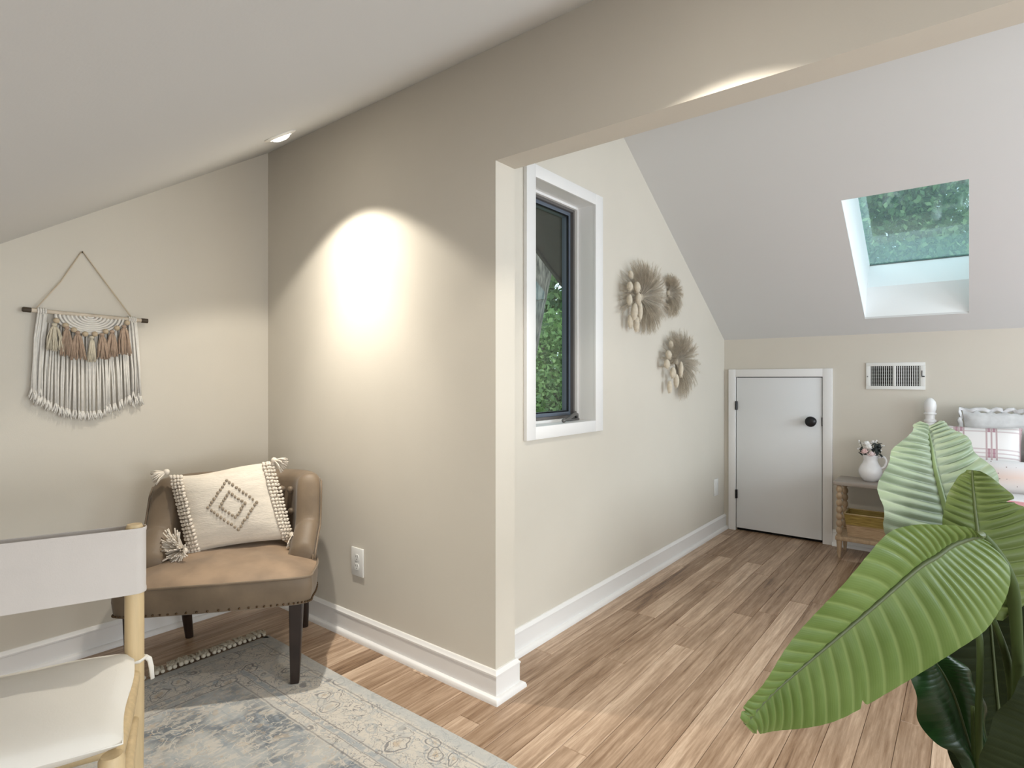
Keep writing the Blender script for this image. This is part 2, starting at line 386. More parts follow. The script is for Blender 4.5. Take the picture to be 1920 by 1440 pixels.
wallq('shaft_wall', [X(pt0, KX1), X(pb0, KX1), X(pb1, KX1), X(pb2, KX1), X(pt1, KX1)], (.04, 0, 0))
q0, q1 = pt1 - tdn*.03, pb2 + tdn*.05
gm = MB(); g1 = [X(q0, KX0-.02), X(q1, KX0-.02), X(q1, KX1+.02), X(q0, KX1+.02)]
gm.add(g1, [(0, 1, 2, 3)])
def hazy_glass():
    m, N, L, b = nodes_of('skylight_glass'); N.remove(b); out = N['Material Output']
    t = N.new('ShaderNodeBsdfTransparent'); t.inputs[0].default_value = (.74, .88, .87, 1)
    d = N.new('ShaderNodeBsdfTranslucent'); d.inputs[0].default_value = (.52, .70, .68, 1)     # teal veil mixed in to imitate the pane's bright reflection
    g = N.new('ShaderNodeBsdfGlossy'); g.inputs['Roughness'].default_value = .04; g.inputs[0].default_value = (.66, .86, .84, 1)
    m1 = N.new('ShaderNodeMixShader'); m1.inputs[0].default_value = .14; L.new(t.outputs[0], m1.inputs[1]); L.new(d.outputs[0], m1.inputs[2])
    m2 = N.new('ShaderNodeMixShader'); m2.inputs[0].default_value = .34; L.new(m1.outputs[0], m2.inputs[1]); L.new(g.outputs[0], m2.inputs[2]); L.new(m2.outputs[0], out.inputs[0])
    return m
part('skylight_pane', gm, hazy_glass(), sky, False)
# thin dark gasket along the glass foot
part('gasket', MB().tube([X(pb2-tdn*.004-nrm*.003, KX0+.01), X(pb2-tdn*.004-nrm*.003, KX1)], .004, 6), mat('gasket_rubber', (0.10, 0.16, 0.15), .6), sky)
# ================================================================== THINGS
# recessed lights in the left ceiling
M_TRIMR = mat('lamp_trim', (0.82, 0.80, 0.76), 0.5)
M_LED = emit('lamp_glow', (1.0, 0.93, 0.80), 14)
def downlight(x, y, label, power, aim):
    rot = Vector((0, SL, -1)).to_track_quat('-Z', 'Y').to_euler()
    t = thing('recessed_light', label, 'ceiling light', (x, y, zl(y)), rot=rot, group='recessed lights in the sloped ceiling')
    tr = MB().lathe([(.040, .002), (.064, .002), (.066, -.003), (.063, -.007), (.044, -.010), (.040, -.004)], 36, cap=False)
    part('trim_ring', tr, M_TRIMR, t, 50)
    part('lens', MB().lathe([(.0385, .001), (.0385, -.008), (.032, -.016), (.018, -.021), (.001, -.022)], 32), M_LED, t, 60)
    # one lamp: wide spill, medium beam and hot centre of the same reflector
    for p_, deg, bl in ((27, 113, .24), (37, 108, 1.0), (44, 70, 1.0)):
        d = bpy.data.lights.new('downlight', 'SPOT'); s = bpy.data.objects.new('downlight', d); COL.objects.link(s); s.parent = t
        s.location = (0, 0, -.03); s.rotation_euler = (rot.to_quaternion().inverted() @ Vector((0, aim, -1)).to_track_quat('-Z', 'Y')).to_euler()
        d.energy = p_*power; d.color = WARM; d.spot_size = math.radians(deg); d.spot_blend = bl; d.shadow_soft_size = .022
downlight(-2.180, 1.240, 'small round recessed light glowing in the sloped ceiling above the armchair', 1.0, .17)
downlight(-0.52, 1.240, 'second recessed light farther along the slope, above the wide opening', 1.0, .335)

# wall outlets
def outlet(name, label, M, duplex=True):
    t = thing(name, label, 'outlet'); t.matrix_world = M      # local: x across, z up, -y out of the wall
    part('cover_plate', MB().box((-.044, -.008, -.065), (.044, 0, .065), c=.003), M_PLASTIC, t, 40)
    if duplex:
        for z in (-.021, .021):
            rc = MB(); prof = [(.0165*math.cos(a)*(1 if abs(math.cos(a)) < .8 else .95), .0175*math.sin(a)) for a in [2*PI*k/20 for k in range(20)]]
            rc.prism([(p[0], max(-.0145, min(.0145, p[1]))+z) for p in prof], -.0105, -.007, 1)
            r = part('receptacle', rc, M_PLASTIC, t, 40)
            sl = MB().box((-.0075, -.0108, z+.001), (-.0055, -.0102, z+.009)).box((.0055, -.0108, z+.002), (.0075, -.0102, z+.008)).lathe([(.0022, 0), (.0022, .0004)], 10, M4((0, -.0104, z-.007), (PI/2, 0, 0)))
            part('slot', sl, M_DARK, r)
        part('screw', MB().lathe([(.003, 0), (.0026, .0012)], 10, M4((0, -.008, 0), (PI/2, 0, 0))), M_PLASTIC, t)
    else:
        part('paddle', MB().box((-.016, -.011, -.033), (.016, -.007, .033), c=.002), M_PLASTIC, t, 40)
outlet('wall_outlet', 'white duplex outlet on the partition wall beside the brown armchair', M4((-2.215, YB, .354)))
outlet('wall_plate', 'small white wall plate on the gable wall near the attic door', M4((XC, 4.501, .358), (0, 0, PI/2)), False)

# air register
rg = thing('air_register', 'white metal air register above the nightstand on the knee wall', 'vent', (-.394, YD, 1.2205))
fr = MB(); ox, oz, ix, iz = .169, .092, .141, .068
for a, b in (((-ox, -.010, -oz), (ox, 0, -iz)), ((-ox, -.010, iz), (ox, 0, oz)), ((-ox, -.010, -iz), (-ix, 0, iz)), ((ix, -.010, -iz), (ox, 0, iz)), ((-.008, -.010, -iz), (.006, 0, iz))): fr.box(a, b, c=.0015)
part('register_frame', fr, M_VENT, rg, 30)
part('duct_dark_fill', MB().box((-ix-.002, -.0012, -iz-.002), (ix+.002, -.0002, iz+.002)), M_DARK, rg)  # black sheet in place of the shade inside the duct
sm = None
for k in range(22):
    half = k // 11; xx = (-.134 + (k % 11)*.0122) if half == 0 else (.014 + (k % 11)*.0122)
    if sm is None:
        sm = MB().box((-.0008, -.0045, -iz), (.0008, .0045, iz), M4((0, -.0055, 0), (0, 0, .42))).mesh('slat'); sm.materials.append(M_VENT)
    s = link('slat', sm, None, rg); s.location = (xx, 0, 0)
    if half: s.scale = (-1, 1, 1)
for k in range(6): part('damper_fin', MB().box((-ix, -.003, -iz+.011+k*.0228-.0012), (ix, -.0014, -iz+.011+k*.0228+.0012)), mat('vent_fin', (.33, .33, .31), .5) if k == 0 else bpy.data.materials['vent_fin'], rg)
part('damper_lever', MB().box((.149, -.0135, -.004), (.153, -.0095, .036)).box((.149, -.016, -.006), (.166, -.0095, .000)), M_BLACK, rg)
for sx in (-.160, .158): part('screw', MB().lathe([(.0042, 0), (.003, .002)], 12, M4((sx, -.010, -.003), (PI/2, 0, 0))), mat('screw_grey', (.25, .25, .24), .4, .6) if sx < 0 else bpy.data.materials['screw_grey'], rg)

# ---------------------------------------------------------------- rug
def rug_material():
    m, N, L, b = nodes_of('faded_rug')
    tc = N.new('ShaderNodeTexCoord'); sp = N.new('ShaderNodeSeparateXYZ'); L.new(tc.outputs['Object'], sp.inputs[0])
    def ma(op, a, c=0.0, e=None):
        x = N.new('ShaderNodeMath'); x.operation = op
        for i, v in enumerate((a, c) if e is None else (a, c, e)):
            if isinstance(v, (int, float)): x.inputs[i].default_value = v
            else: L.new(v, x.inputs[i])
        return x.outputs[0]
    def mixc(f, a, c):
        x = N.new('ShaderNodeMix'); x.data_type = 'RGBA'
        if isinstance(f, (int, float)): x.inputs[0].default_value = f
        else: L.new(f, x.inputs[0])
        for i, v in ((6, a), (7, c)):
            if isinstance(v, tuple): x.inputs[i].default_value = (*v, 1)
            else: L.new(v, x.inputs[i])
        return x.outputs[2]
    def noise(sc, det=4, st=(1, 1, 1), dist=0.0, off=0):
        mp = N.new('ShaderNodeMapping'); mp.inputs['Scale'].default_value = st; mp.inputs['Location'].default_value = (off, off*.7, 0)
        L.new(tc.outputs['Object'], mp.inputs[0]); n = N.new('ShaderNodeTexNoise'); n.inputs['Scale'].default_value = sc; n.inputs['Detail'].default_value = det; n.inputs['Distortion'].default_value = dist
        L.new(mp.outputs[0], n.inputs['Vector']); return n.outputs['Fac']
    def step(v, lo, hi):
        x = N.new('ShaderNodeMapRange'); x.interpolation_type = 'SMOOTHSTEP'; L.new(v, x.inputs[0]); x.inputs[1].default_value = lo; x.inputs[2].default_value = hi; return x.outputs[0]
    # distance to the nearest rug edge (object origin at the rug centre)
    ex = ma('SUBTRACT', RX/2, ma('ABSOLUTE', sp.outputs[0])); ey = ma('SUBTRACT', RY/2, ma('ABSOLUTE', sp.outputs[1]))
    d = ma('MINIMUM', ex, ey)
    wob = ma('MULTIPLY', ma('SUBTRACT', noise(14, 2), .5), .012); d = ma('ADD', d, wob)
    def band(lo, hi, e=.004): return ma('MULTIPLY', step(d, lo-e, lo+e), ma('SUBTRACT', 1.0, step(d, hi-e, hi+e)))
    cream = (0.62, 0.58, 0.52); blue = (0.32, 0.36, 0.40); slate = (0.185, 0.21, 0.235); tan = (0.52, 0.42, 0.31); ink = (0.23, 0.225, 0.225); pale = (0.46, 0.475, 0.475)
    # motif lines: contours of warped noise and of voronoi cells
    def contour(v, at, wdt): return ma('SUBTRACT', 1.0, step(ma('ABSOLUTE', ma('SUBTRACT', v, at)), wdt*.5, wdt))
    vo = N.new('ShaderNodeTexVoronoi'); vo.inputs['Scale'].default_value = 11.0; vo.inputs['Randomness'].default_value = 0.85
    wn_ = N.new('ShaderNodeTexNoise'); wn_.inputs['Scale'].default_value = 6; wn_.inputs['Detail'].default_value = 3; L.new(tc.outputs['Object'], wn_.inputs['Vector'])
    wa = N.new('ShaderNodeVectorMath'); wa.operation = 'MULTIPLY_ADD'; wa.inputs[1].default_value = (.16, .16, 0); L.new(wn_.outputs['Color'], wa.inputs[0]); L.new(tc.outputs['Object'], wa.inputs[2])
    L.new(wa.outputs[0], vo.inputs['Vector']); vd = vo.outputs['Distance']
    vo2 = N.new('ShaderNodeTexVoronoi'); vo2.inputs['Scale'].default_value = 24.0; L.new(tc.outputs['Object'], vo2.inputs['Vector'])
    nA = noise(11, 3, dist=1.6, off=3); nB = noise(20, 3, dist=1.2, off=8); nW = noise(5, 5, off=1.3); nF = noise(60, 4, (1, .35, 1)); nF2 = noise(38, 4, (.3, 1, 1), off=4)
    # border field
    border = mixc(ma('MULTIPLY', contour(vd, .30, .035), .9), cream, ink)
    border = mixc(ma('MULTIPLY', contour(vd, .42, .03), .5), border, blue)
    border = mixc(ma('MULTIPLY', ma('SUBTRACT', 1.0, step(vd, .10, .17)), .75), border, tan)
    border = mixc(ma('MULTIPLY', contour(nA, .5, .014), .85), border, ink)
    border = mixc(ma('MULTIPLY', contour(nB, .46, .014), .6), border, ink)
    border = mixc(ma('MULTIPLY', contour(noise(26, 3, dist=1.5, off=11), .52, .016), .6), border, blue)
    border = mixc(ma('MULTIPLY', step(noise(16, 3, off=15), .54, .62), .5), border, pale)
    # centre field: blue grey with worn cream patches and tan twigs
    field = mixc(step(nW, .40, .60), slate, pale)
    field = mixc(ma('MULTIPLY', step(nF, .50, .62), .65), field, cream)
    field = mixc(ma('MULTIPLY', step(nF2, .54, .64), .55), field, blue)
    field = mixc(ma('MULTIPLY', contour(nA, .52, .016), .75), field, cream)
    field = mixc(ma('MULTIPLY', contour(nB, .57, .016), .6), field, tan)
    field = mixc(ma('MULTIPLY', ma('SUBTRACT', 1.0, step(vd, .12, .20)), .45), field, tan)
    c = mixc(step(d, .295, .305), border, field)
    c = mixc(ma('MULTIPLY', ma('SUBTRACT', 1.0, step(d, .035, .06)), .75), c, pale)
    for lo, hi, colr, k in ((.058, .064, ink, .6), (.072, .076, blue, .6), (.222, .227, ink, .75), (.252, .2555, ink, .7), (.290, .296, ink, .75)): c = mixc(ma('MULTIPLY', band(lo, hi, .0015), k), c, colr)
    # small guard band of chips
    chips = ma('MULTIPLY', band(.230, .250, .002), step(vo2.outputs['Distance'], .30, .42)); c = mixc(ma('MULTIPLY', chips, .7), c, blue)
    c = mixc(ma('MULTIPLY', step(noise(7, 6, off=6), .48, .66), .26), c, cream)
    c = mixc(ma('MULTIPLY', step(noise(90, 2, (1, .5, 1)), .5, .75), .22), c, (0.68, 0.65, 0.6))
    L.new(c, b.inputs['Base Color']); b.inputs['Roughness'].default_value = .95; b.inputs['Specular IOR Level'].default_value = .1
    bp = N.new('ShaderNodeBump'); bp.inputs['Strength'].default_value = .35; bp.inputs['Distance'].default_value = .002
    L.new(noise(420, 2), bp.inputs['Height']); L.new(bp.outputs[0], b.inputs['Normal'])
    return m
RX0, RX1, RY0, RY1 = -2.560, -0.30, -0.12, 1.397
RX, RY = RX1-RX0, RY1-RY0
M_COTTON = mat('fringe_cotton', (0.60, 0.55, 0.45), 0.95, var=.15, vscale=40)
rug = thing('area_rug', 'faded blue and cream oriental rug with knotted fringe under the armchair leg', 'rug', ((RX0+RX1)/2, (RY0+RY1)/2, 0))
g = MB(); nx, ny = 60, 44; P = []
for i in range(nx+1):
    row = []
    for j in range(ny+1):
        xx = -RX/2+RX*i/nx; yy = -RY/2+RY*j/ny
        e = min(RX/2-abs(xx), RY/2-abs(yy)); wv = .004*math.sin(xx*5.1+1) if j in (0, ny) else 0
        row.append((xx, yy+wv, .0075+.001*math.sin(7*xx+3*yy) if e > .001 else .004))
    P.append(row)
g.grid(P); g.box((-RX/2+.002, -RY/2+.006, .0006), (RX/2-.002, RY/2-.006, .004))
part('pile', g, rug_material(), rug, True, fix=False)
tass = []
for v in range(4):
    m_ = MB()
    m_.ball((-.006, 0, .009), (.007, .0065, .006), 8, 6)
    for k in range(4):
        a = rnd(-.5, .5); ln = rnd(.030, .045)
        m_.tube([(-.008, 0, .009), (-.018, .004*(k-1.5), .011), (-.018-ln*.5, .006*(k-1.5)+a*.012, .008+rnd(0, .004)), (-.018-ln, .007*(k-1.5)+a*.03, .004)], [.003, .0036, .0032, .0022], 6)
    me = m_.mesh('tassel', True); me.materials.append(M_COTTON); tass.append(me)
yy = RY0+.015; k = 0
while yy < RY1-.005:
    t = link('tassel', tass[k % 4], None, rug); t.location = (RX0-rug.location.x, yy-rug.location.y, 0); t.rotation_euler = (0, 0, rnd(-.5, .5)); t.scale = (rnd(1.25, 1.6),)*3
    yy += .0225; k += 1

# ---------------------------------------------------------------- brown armchair
M_LEATHER = mat('brown_suede_leather', (0.165, 0.118, 0.075), 0.55, var=.22, vscale=7, bump=.25, bscale=24, sheen=.15)
M_LEATHER_SEAT = mat('worn_seat_leather', (0.27, 0.185, 0.118), 0.5, var=.25, vscale=9, bump=.45, bscale=11, sheen=.15)
M_WENGE = mat('dark_wood', (0.022, 0.013, 0.010), 0.35, var=.3, vscale=12)
M_NAIL = mat('aged_brass', (0.10, 0.06, 0.03), 0.4, .8)
ac = thing('armchair', 'brown leather barrel armchair with button back and dark wooden legs in the corner', 'chair', (-2.478, 1.203, 0), math.radians(51.5))
def shell_path(u):                      # u 0..1 from the right front round the back to the left front
    L0 = .20
    if u < L0 or u > 1-L0:
        t = (u if u < L0 else 1-u)/L0; sx = 1 if u < L0 else -1
        return Vector((sx*(.328+.010*t), -.13+.13*t, 0))
    th = PI*(u-L0)/(1-2*L0); c, s = math.cos(th), math.sin(th)
    sg = lambda q, p: math.copysign(abs(q)**p, q)
    return Vector((.338*sg(c, .62), .295*sg(s, .75), 0))
def shell_h(y):
    def ss(a, b, v): t = max(0, min(1, (v-a)/(b-a))); return t*t*(3-2*t)
    return .500 + .085*ss(-.14, .00, y) + .185*ss(-.015, .085, y)
NS = 72; secs = []; tops = []
for i in range(NS+1):
    u = i/NS; p = shell_path(u); q = (shell_path(min(1, u+.004))-shell_path(max(0, u-.004))).normalized()
    inn = Vector((-q.y, q.x, 0))
    h = shell_h(p.y); low = .325
    k = 1.0
    if i == 0 or i == NS: k = .0
    T = .085; e = min(i, NS-i); puff = 0
    if e < 3: T *= (.78, .95, 1.0)[e]; h -= (.022, .006, 0)[e]
    th = max(.012, .018*math.sin(min(1, max(0, (h-.4)/.3))*PI))
    prof = [(.012, low), (.004, .40), (-.002, .5*(h+.42)), (-.010, h-.045), (-.006, h-.018), (.014, h-.003), (.042, h), (.070, h-.008), (T+.006, h-.030), (T+th*.6, h-.07 if h > .6 else h-.05), (T+th, .5*(h+.43)), (T+.010, .44), (T, low)]
    sh_e = (.030, .010, 0)[e] if e < 3 else 0
    fwd = q*(-1 if i < NS/2 else 1)*0
    secs.append([tuple(p+inn*a+Vector((0, 0, z))) for a, z in prof]); tops.append(p+inn*(-.010)+Vector((0, 0, h-.040)))
mb = MB().grid(secs); mb.f += [tuple(range(13)), tuple(range(NS*13, NS*13+13))[::-1]]
bk = part('back_shell', mb, M_LEATHER, ac, True)
subsurf(bk, 1)
part('piping', MB().tube([Vector((p.x*1.008, p.y*1.01, p.z)) for p in tops] , .0045, 8), M_LEATHER, ac, True)
vp = MB()
for sx in (1, -1):
    vp.tube([(sx*.333, -.128, z) for z in (.33, .38, .43, .46)], .004, 6)
part('front_welt', vp, M_LEATHER, ac, True, stuff=True)
# seat: apron, cushion and welt
def plan(n=56, grow=0.0):
    out = []
    pts = [(-.262, .21), (-.345, -.10), (-.346, -.265), (-.322, -.324), (-.15, -.338), (.15, -.338), (.322, -.324), (.346, -.265), (.345, -.10), (.262, .21)]
    for p in catmull([(p[0], p[1], 0) for p in pts], n): out.append(Vector((p.x*(1+grow), p.y*(1+grow)-.0, 0)))
    return out
pl = plan(); rows = []
for z, gq in ((.323, -.03), (.326, -.012), (.345, .0), (.385, .012), (.418, .006), (.430, -.004)): rows.append([tuple(p*(1+gq)+Vector((0, 0, z))) for p in pl])
mb = MB().grid(rows); n = len(pl); mb.f += [tuple(range(n))[::-1], tuple(range(5*n, 6*n))]
mb.f += [(i*n+n-1, i*n, (i+1)*n, (i+1)*n+n-1) for i in range(5)]
part('seat_apron', mb, M_LEATHER, ac, 50)
rows = []; cc = Vector((0, -.06, 0)); NR = 14
for r in range(NR+1):
    t = r/NR; row = []
    for p in pl:
        q = cc.lerp(p*1.004, t); z = .431 + .046*(1-t**2.6)
        z += .0035*math.sin(q.x*31+q.y*13)*math.sin(q.y*27-q.x*9)*(1-t**4) if t < 1 else 0
        row.append((q.x, q.y, z))
    rows.append(row)
mb = MB().grid(rows); mb.f += [(i*n+n-1, i*n, (i+1)*n, (i+1)*n+n-1) for i in range(NR)]
part('seat_cushion', mb, M_LEATHER_SEAT, ac, True)
part('seat_welt', MB().tube([p*1.008+Vector((0, 0, .431)) for p in pl[1:-1]], .0050, 8), M_LEATHER, ac, True)
fl_ = [p for p in plan(240) if p.y < -.02]; nb = MB()
for i in range(0, len(fl_), 3):
    p = fl_[i]; nb.ball(p*1.003+Vector((0, 0, .334)), (.0042, .0042, .0042), 6, 4)
part('nailhead_trim', nb, M_NAIL, ac, True, stuff=True)
def sqleg(p0, p1, a, b, tw=0.0):
    vs = []
    for p, s in ((p0, a), (Vector(p0).lerp(Vector(p1), .5), (a*.55+b*.45)), (p1, b)):
        for dx, dy in ((-1, -1), (1, -1), (1, 1), (-1, 1)): vs.append((p[0]+dx*s*.5, p[1]+dy*s*.5, p[2]))
    fs = [(0, 3, 2, 1), (8, 9, 10, 11)] + [(i*4+k, i*4+(k+1) % 4, (i+1)*4+(k+1) % 4, (i+1)*4+k) for i in range(2) for k in range(4)]
    m_ = MB(); m_.v = vs; m_.f = fs; return m_
for sx in (1, -1):
    o = part('leg', sqleg((sx*.288, -.282, .335), (sx*.283, -.290, .0085), .052, .032), M_WENGE, ac, 30, label='tapered dark front leg')
    bv = o.modifiers.new('edge', 'BEVEL'); bv.width = .003; bv.segments = 2
    o = part('leg', MB().tube([(sx*.250, .190, .335), (sx*.255, .205, .22), (sx*.256, .235, .10), (sx*.254, .262, 0)], [.026, .025, .021, .017], 10), M_WENGE, ac, 50, label='curved dark rear leg')
# tufting buttons on the inner back
for (u, z) in ((.345, .685), (.335, .585), (.42, .685), (.42, .585), (.5, .685), (.5, .585), (.58, .685), (.58, .585), (.655, .685), (.665, .585)):
    p = shell_path(u); q = (shell_path(u+.004)-shell_path(u-.004)).normalized(); inn = Vector((-q.y, q.x, 0))
    c = p+inn*.101; M = Matrix.Translation(c+Vector((0, 0, z))) @ inn.to_track_quat('Z', 'Y').to_matrix().to_4x4()
    part('button', MB().lathe([(.016, -.006), (.0165, .003), (.013, .008), (.007, .0115), (.001, .0125)], 14, M), M_LEATHER, ac, True)

# pillow on the armchair
M_WOVEN = mat('woven_cream', (0.70, 0.635, 0.545), 0.95, var=.10, vscale=26, bump=.5, bscale=150, stretch=(.4, 1, 2.2))
M_YARN = mat('cream_yarn', (0.74, 0.67, 0.58), 0.95, var=.08, vscale=60)
M_STITCH = mat('taupe_stitch', (0.33, 0.27, 0.20), 0.95)
pt = thing('throw_pillow', 'cream woven pillow with stitched diamond and corner tassels on the armchair', 'pillow', rot=(0, 0, 0))
Mac = Matrix.Translation(ac.location) @ Matrix.Rotation(math.radians(51.5), 4, 'Z')
pt.matrix_world = Mac @ Matrix.Translation((-.018, .045, .640)) @ Matrix.Rotation(math.radians(7), 4, 'Z') @ Matrix.Rotation(math.radians(-14), 4, 'X') @ Matrix.Rotation(math.radians(-3), 4, 'Y')
PWd, PHt, PTh = .200, .172, .072
def pil(a, b, side):                     # a,b in -1..1, returns local point (x, y(front -), z)
    k = max(0, (1-abs(a)**2.6))*max(0, (1-abs(b)**2.6)); th = PTh*(k**.55)
    x_ = a*PWd*(1-.05*(1-b*b)*abs(a)); z_ = b*PHt*(1-.07*(1-a*a))
    z_ += -.018*(a*a-.4)*(1 if b > 0 else 0)*0 + .012*math.sin(a*2.2+.4)*(b > 0)*b
    return Vector((x_*(1-.05*b)-.20*z_, side*th*(.72 if side > 0 else 1.0), z_))
n = 30; rows = [[pil(-1+2*i/n, -1+2*j/n, -1) for j in range(n+1)] for i in range(n+1)]
mb = MB().grid(rows).grid([[pil(-1+2*i/n, -1+2*j/n, .6) for j in range(n+1)][::-1] for i in range(n+1)])
part('pillow_cover', mb, M_WOVEN, pt, True)
st = MB()
def stitch(a, b):
    p = pil(a, b, -1); st.ball(p+Vector((0, -.002, 0)), (rnd(.005, .0068), .0045, rnd(.006, .009)), 6, 4)
for rad, cnt in ((.58, 9), (.30, 5)):
    cs = [(0, rad), (rad*.90, 0), (0, -rad), (-rad*.90, 0)]
    for q in range(4):
        for k in range(cnt):
            t = k/cnt; a = cs[q][0]*(1-t)+cs[(q+1) % 4][0]*t; b = cs[q][1]*(1-t)+cs[(q+1) % 4][1]*t
            stitch(a*.92+.03+rnd(-.008, .008), b*1.12+.03+rnd(-.01, .01))
part('diamond_stitching', st, M_STITCH, pt, True, stuff=True)
for sx in (-1, 1):
    bm_ = MB()
    for j in range(24):
        b = -1.02+2.06*j/23
        for k in range(4):
            a = sx*(1.015-.062*k); p = pil(max(-.995, min(.995, a)), max(-.99, min(.99, b)), -1); p.x = a*PWd-.20*p.z
            bm_.ball(p+Vector((rnd(-.002, .002), -.006+.002*(k == 0), rnd(-.001, .001))), (.0085, .0075, .0066), 6, 5, Matrix.Rotation(.5*sx*(1 if k % 2 else -1), 4, 'Y'))
    part('braided_band', bm_, M_YARN, pt, True, stuff=True)
def tassel(c, d, ln, nst, spread, name='corner_tassel'):
    m_ = MB(); d = Vector(d).normalized(); m_.ball(c, .013, 8, 6)
    u = d.orthogonal().normalized(); v = d.cross(u)
    for k in range(nst):
        r, t = math.sqrt(random.random())*spread, rnd(0, 2*PI); s_ = u*math.cos(t)*r+v*math.sin(t)*r
        c0 = Vector(c); e1 = c0+d*ln*.55+s_*ln*.75; e2 = c0+d*ln*rnd(.85, 1.08)*(1-.25*r)+s_*ln*1.15+Vector((0, 0, -.006))
        m_.tube([c0, c0+d*ln*.2+s_*ln*.25, e1, e2], [.0030, .0034, .0032, .0026], 5)
    part(name, m_, M_YARN, pt, True)
tassel((-.250, -.015, .178), (-.9, -.15, -.30), .058, 34, .55)
tassel((.175, -.012, .186), (.75, -.2, -.42), .058, 34, .55)
tassel((-.180, -.050, -.158), (-.70, -.60, -.05), .082, 150, 1.15)
tassel((.235, -.030, -.155), (.40, -.55, -.45), .050, 50, .9)

# ---------------------------------------------------------------- macrame hanging
M_ROPE = mat('macrame_cotton', (0.76, 0.73, 0.68), 0.95, var=.06, vscale=50)
M_JUTE = mat('hanger_cord', (0.56, 0.47, 0.35), 0.95)
M_TWIG = mat('dowel_wood', (0.60, 0.52, 0.42), 0.7, var=.15, vscale=20)
M_TIP = mat('dowel_tip', (0.055, 0.038, 0.022), 0.6)
M_BEAD = mat('wooden_bead', (0.56, 0.45, 0.31), 0.55)
M_TAN = mat('dusty_tan_yarn', (0.43, 0.315, 0.235), 0.95, var=.12, vscale=60)
M_CREAMY = mat('ecru_yarn', (0.62, 0.56, 0.44), 0.95, var=.12, vscale=60)
mc = thing('macrame_hanging', 'cream macrame wall hanging with tan tassels and beads on a wooden dowel', 'wall hanging', (XA, .822, 1.476))
# local x is out of the wall, y along it, z up
dz = lambda y: -.0265*y - .000
part('dowel', MB().tube([(.020, -.215, dz(-.215)), (.020, .212, dz(.212))], .0085, 12), M_TWIG, mc, 50)
for a, b in ((-.228, -.200), (.198, .226)): part('dowel_tip', MB().tube([(.020, a, dz(a)), (.020, a+.004, dz(a)), (.020, b, dz(b))], [.008, .0105, .0105], 12), M_TIP, mc, 50)
part('hanging_cord', MB().tube([(.022, -.190, dz(-.19)), (.010, -.10, .135), (.004, -.026, .274), (.004, -.020, .277), (.010, .075, .135), (.022, .166, dz(.16))], .0026, 6), M_JUTE, mc, True)
part('hook', MB().tube([(0, -.023, .272), (.008, -.023, .272), (.010, -.023, .278)], .002, 6), M_TIP, mc, True)
for k in range(9):
    f_ = (k+.7)/9.0; ry_, rz_ = .128*f_, .078*f_
    part('rope_ring', MB().tube([(.0225+.002*math.sin(k), .003+ry_*math.cos(PI+PI*i/24), dz(0)-.004+rz_*math.sin(PI+PI*i/24)) for i in range(25)], .0048, 7), M_ROPE, mc, True)
part('backing_panel', MB().prism([(.003+.128*math.cos(PI+PI*i/24), dz(0)-.004+.078*math.sin(PI+PI*i/24)) for i in range(25)], .014, .0185, 0), M_ROPE, mc, True)
bp_ = [(-.120, -.032), (-.089, -.050), (-.060, -.067), (-.020, -.082), (.015, -.080), (.055, -.066), (.098, -.048), (.138, -.022)]
for y_, z_ in bp_:
    part('bead', MB().ball((.036, y_, z_), .0115, 12, 8), M_BEAD, mc, True)
def hang_tassel(y, z, zb_, m_, wdt, lab, x0=.040):
    t = MB(); t.ball((x0, y, z), (.010, .010, .008), 8, 6)
    for k in range(30):
        o_ = rnd(-1, 1); d_ = rnd(-.6, 1.1)
        zz = zb_+rnd(-.006, .010)
        t.tube([(x0, y, z), (x0+.006*d_, y+o_*wdt*.45, z-.018), (x0+.010*d_, y+o_*wdt*.8+rnd(-.003, .003), (z+zz)/2), (x0+.009*d_+.002, y+o_*wdt+rnd(-.006, .006), zz)], [.0022, .0028, .0028, .0022], 5)
    part('yarn_tassel', t, m_, mc, True, label=lab)
for y_, z_, zb_, m_, wd_, lab in ((-.128, -.050, -.156, M_CREAMY, .030, 'ecru yarn tassel'), (-.086, -.060, -.176, M_TAN, .022, 'dusty tan yarn tassel'), (-.048, -.078, -.190, M_TAN, .027, 'dusty tan yarn tassel'), (.002, -.096, -.198, M_CREAMY, .014, 'slim ecru yarn tassel'),
                       (.040, -.082, -.186, M_TAN, .024, 'dusty tan yarn tassel'), (.078, -.066, -.176, M_TAN, .024, 'dusty tan yarn tassel'), (.124, -.040, -.166, M_TAN, .026, 'dusty tan yarn tassel')): hang_tassel(y_, z_, zb_, m_, wd_, lab)
fr = MB()
def strand(y0, z0, zb_, r=.0038, side=0):
    sw = rnd(-.006, .006); x0 = rnd(.012, .022)
    pts = [(x0+.004, y0, z0), (x0, y0+side*.010+rnd(-.002, .002), z0-.10), (x0+rnd(-.003, .006), y0+side*.018+sw*.5, (z0+zb_)/2-.03), (x0+.002, y0+side*.022+sw, zb_+.035)]
    fr.tube(pts, [r, r, r*1.05, r*1.1], 6)
    for k in range(5):   # unravelled end
        a = rnd(-.011, .011); fr.tube([pts[-1], (x0+.002+rnd(-.004, .010), y0+side*.024+sw+a*.6, zb_+.016), (x0+rnd(-.006, .012), y0+side*.028+sw+a, zb_+rnd(-.008, .004))], [r, r*.75, r*.4], 5)
for k in range(38):
    y_ = -.150+.300*k/37+rnd(-.0035, .0035); s_ = y_/.165
    zb_ = -.365-.085*(1-s_*s_)-.022*s_*0; strand(y_, -.035-.03*(1-s_*s_), zb_ if y_ < .05 else zb_+.012, side=s_*.9)
for sx in (-1, 1):
    for k in range(8): strand(sx*(.150+.004*k), -.004, -.362-.03*(sx > 0)+rnd(-.02, .02), .0040, side=sx*.9)
part('cotton_fringe', fr, M_ROPE, mc, True, stuff=True)
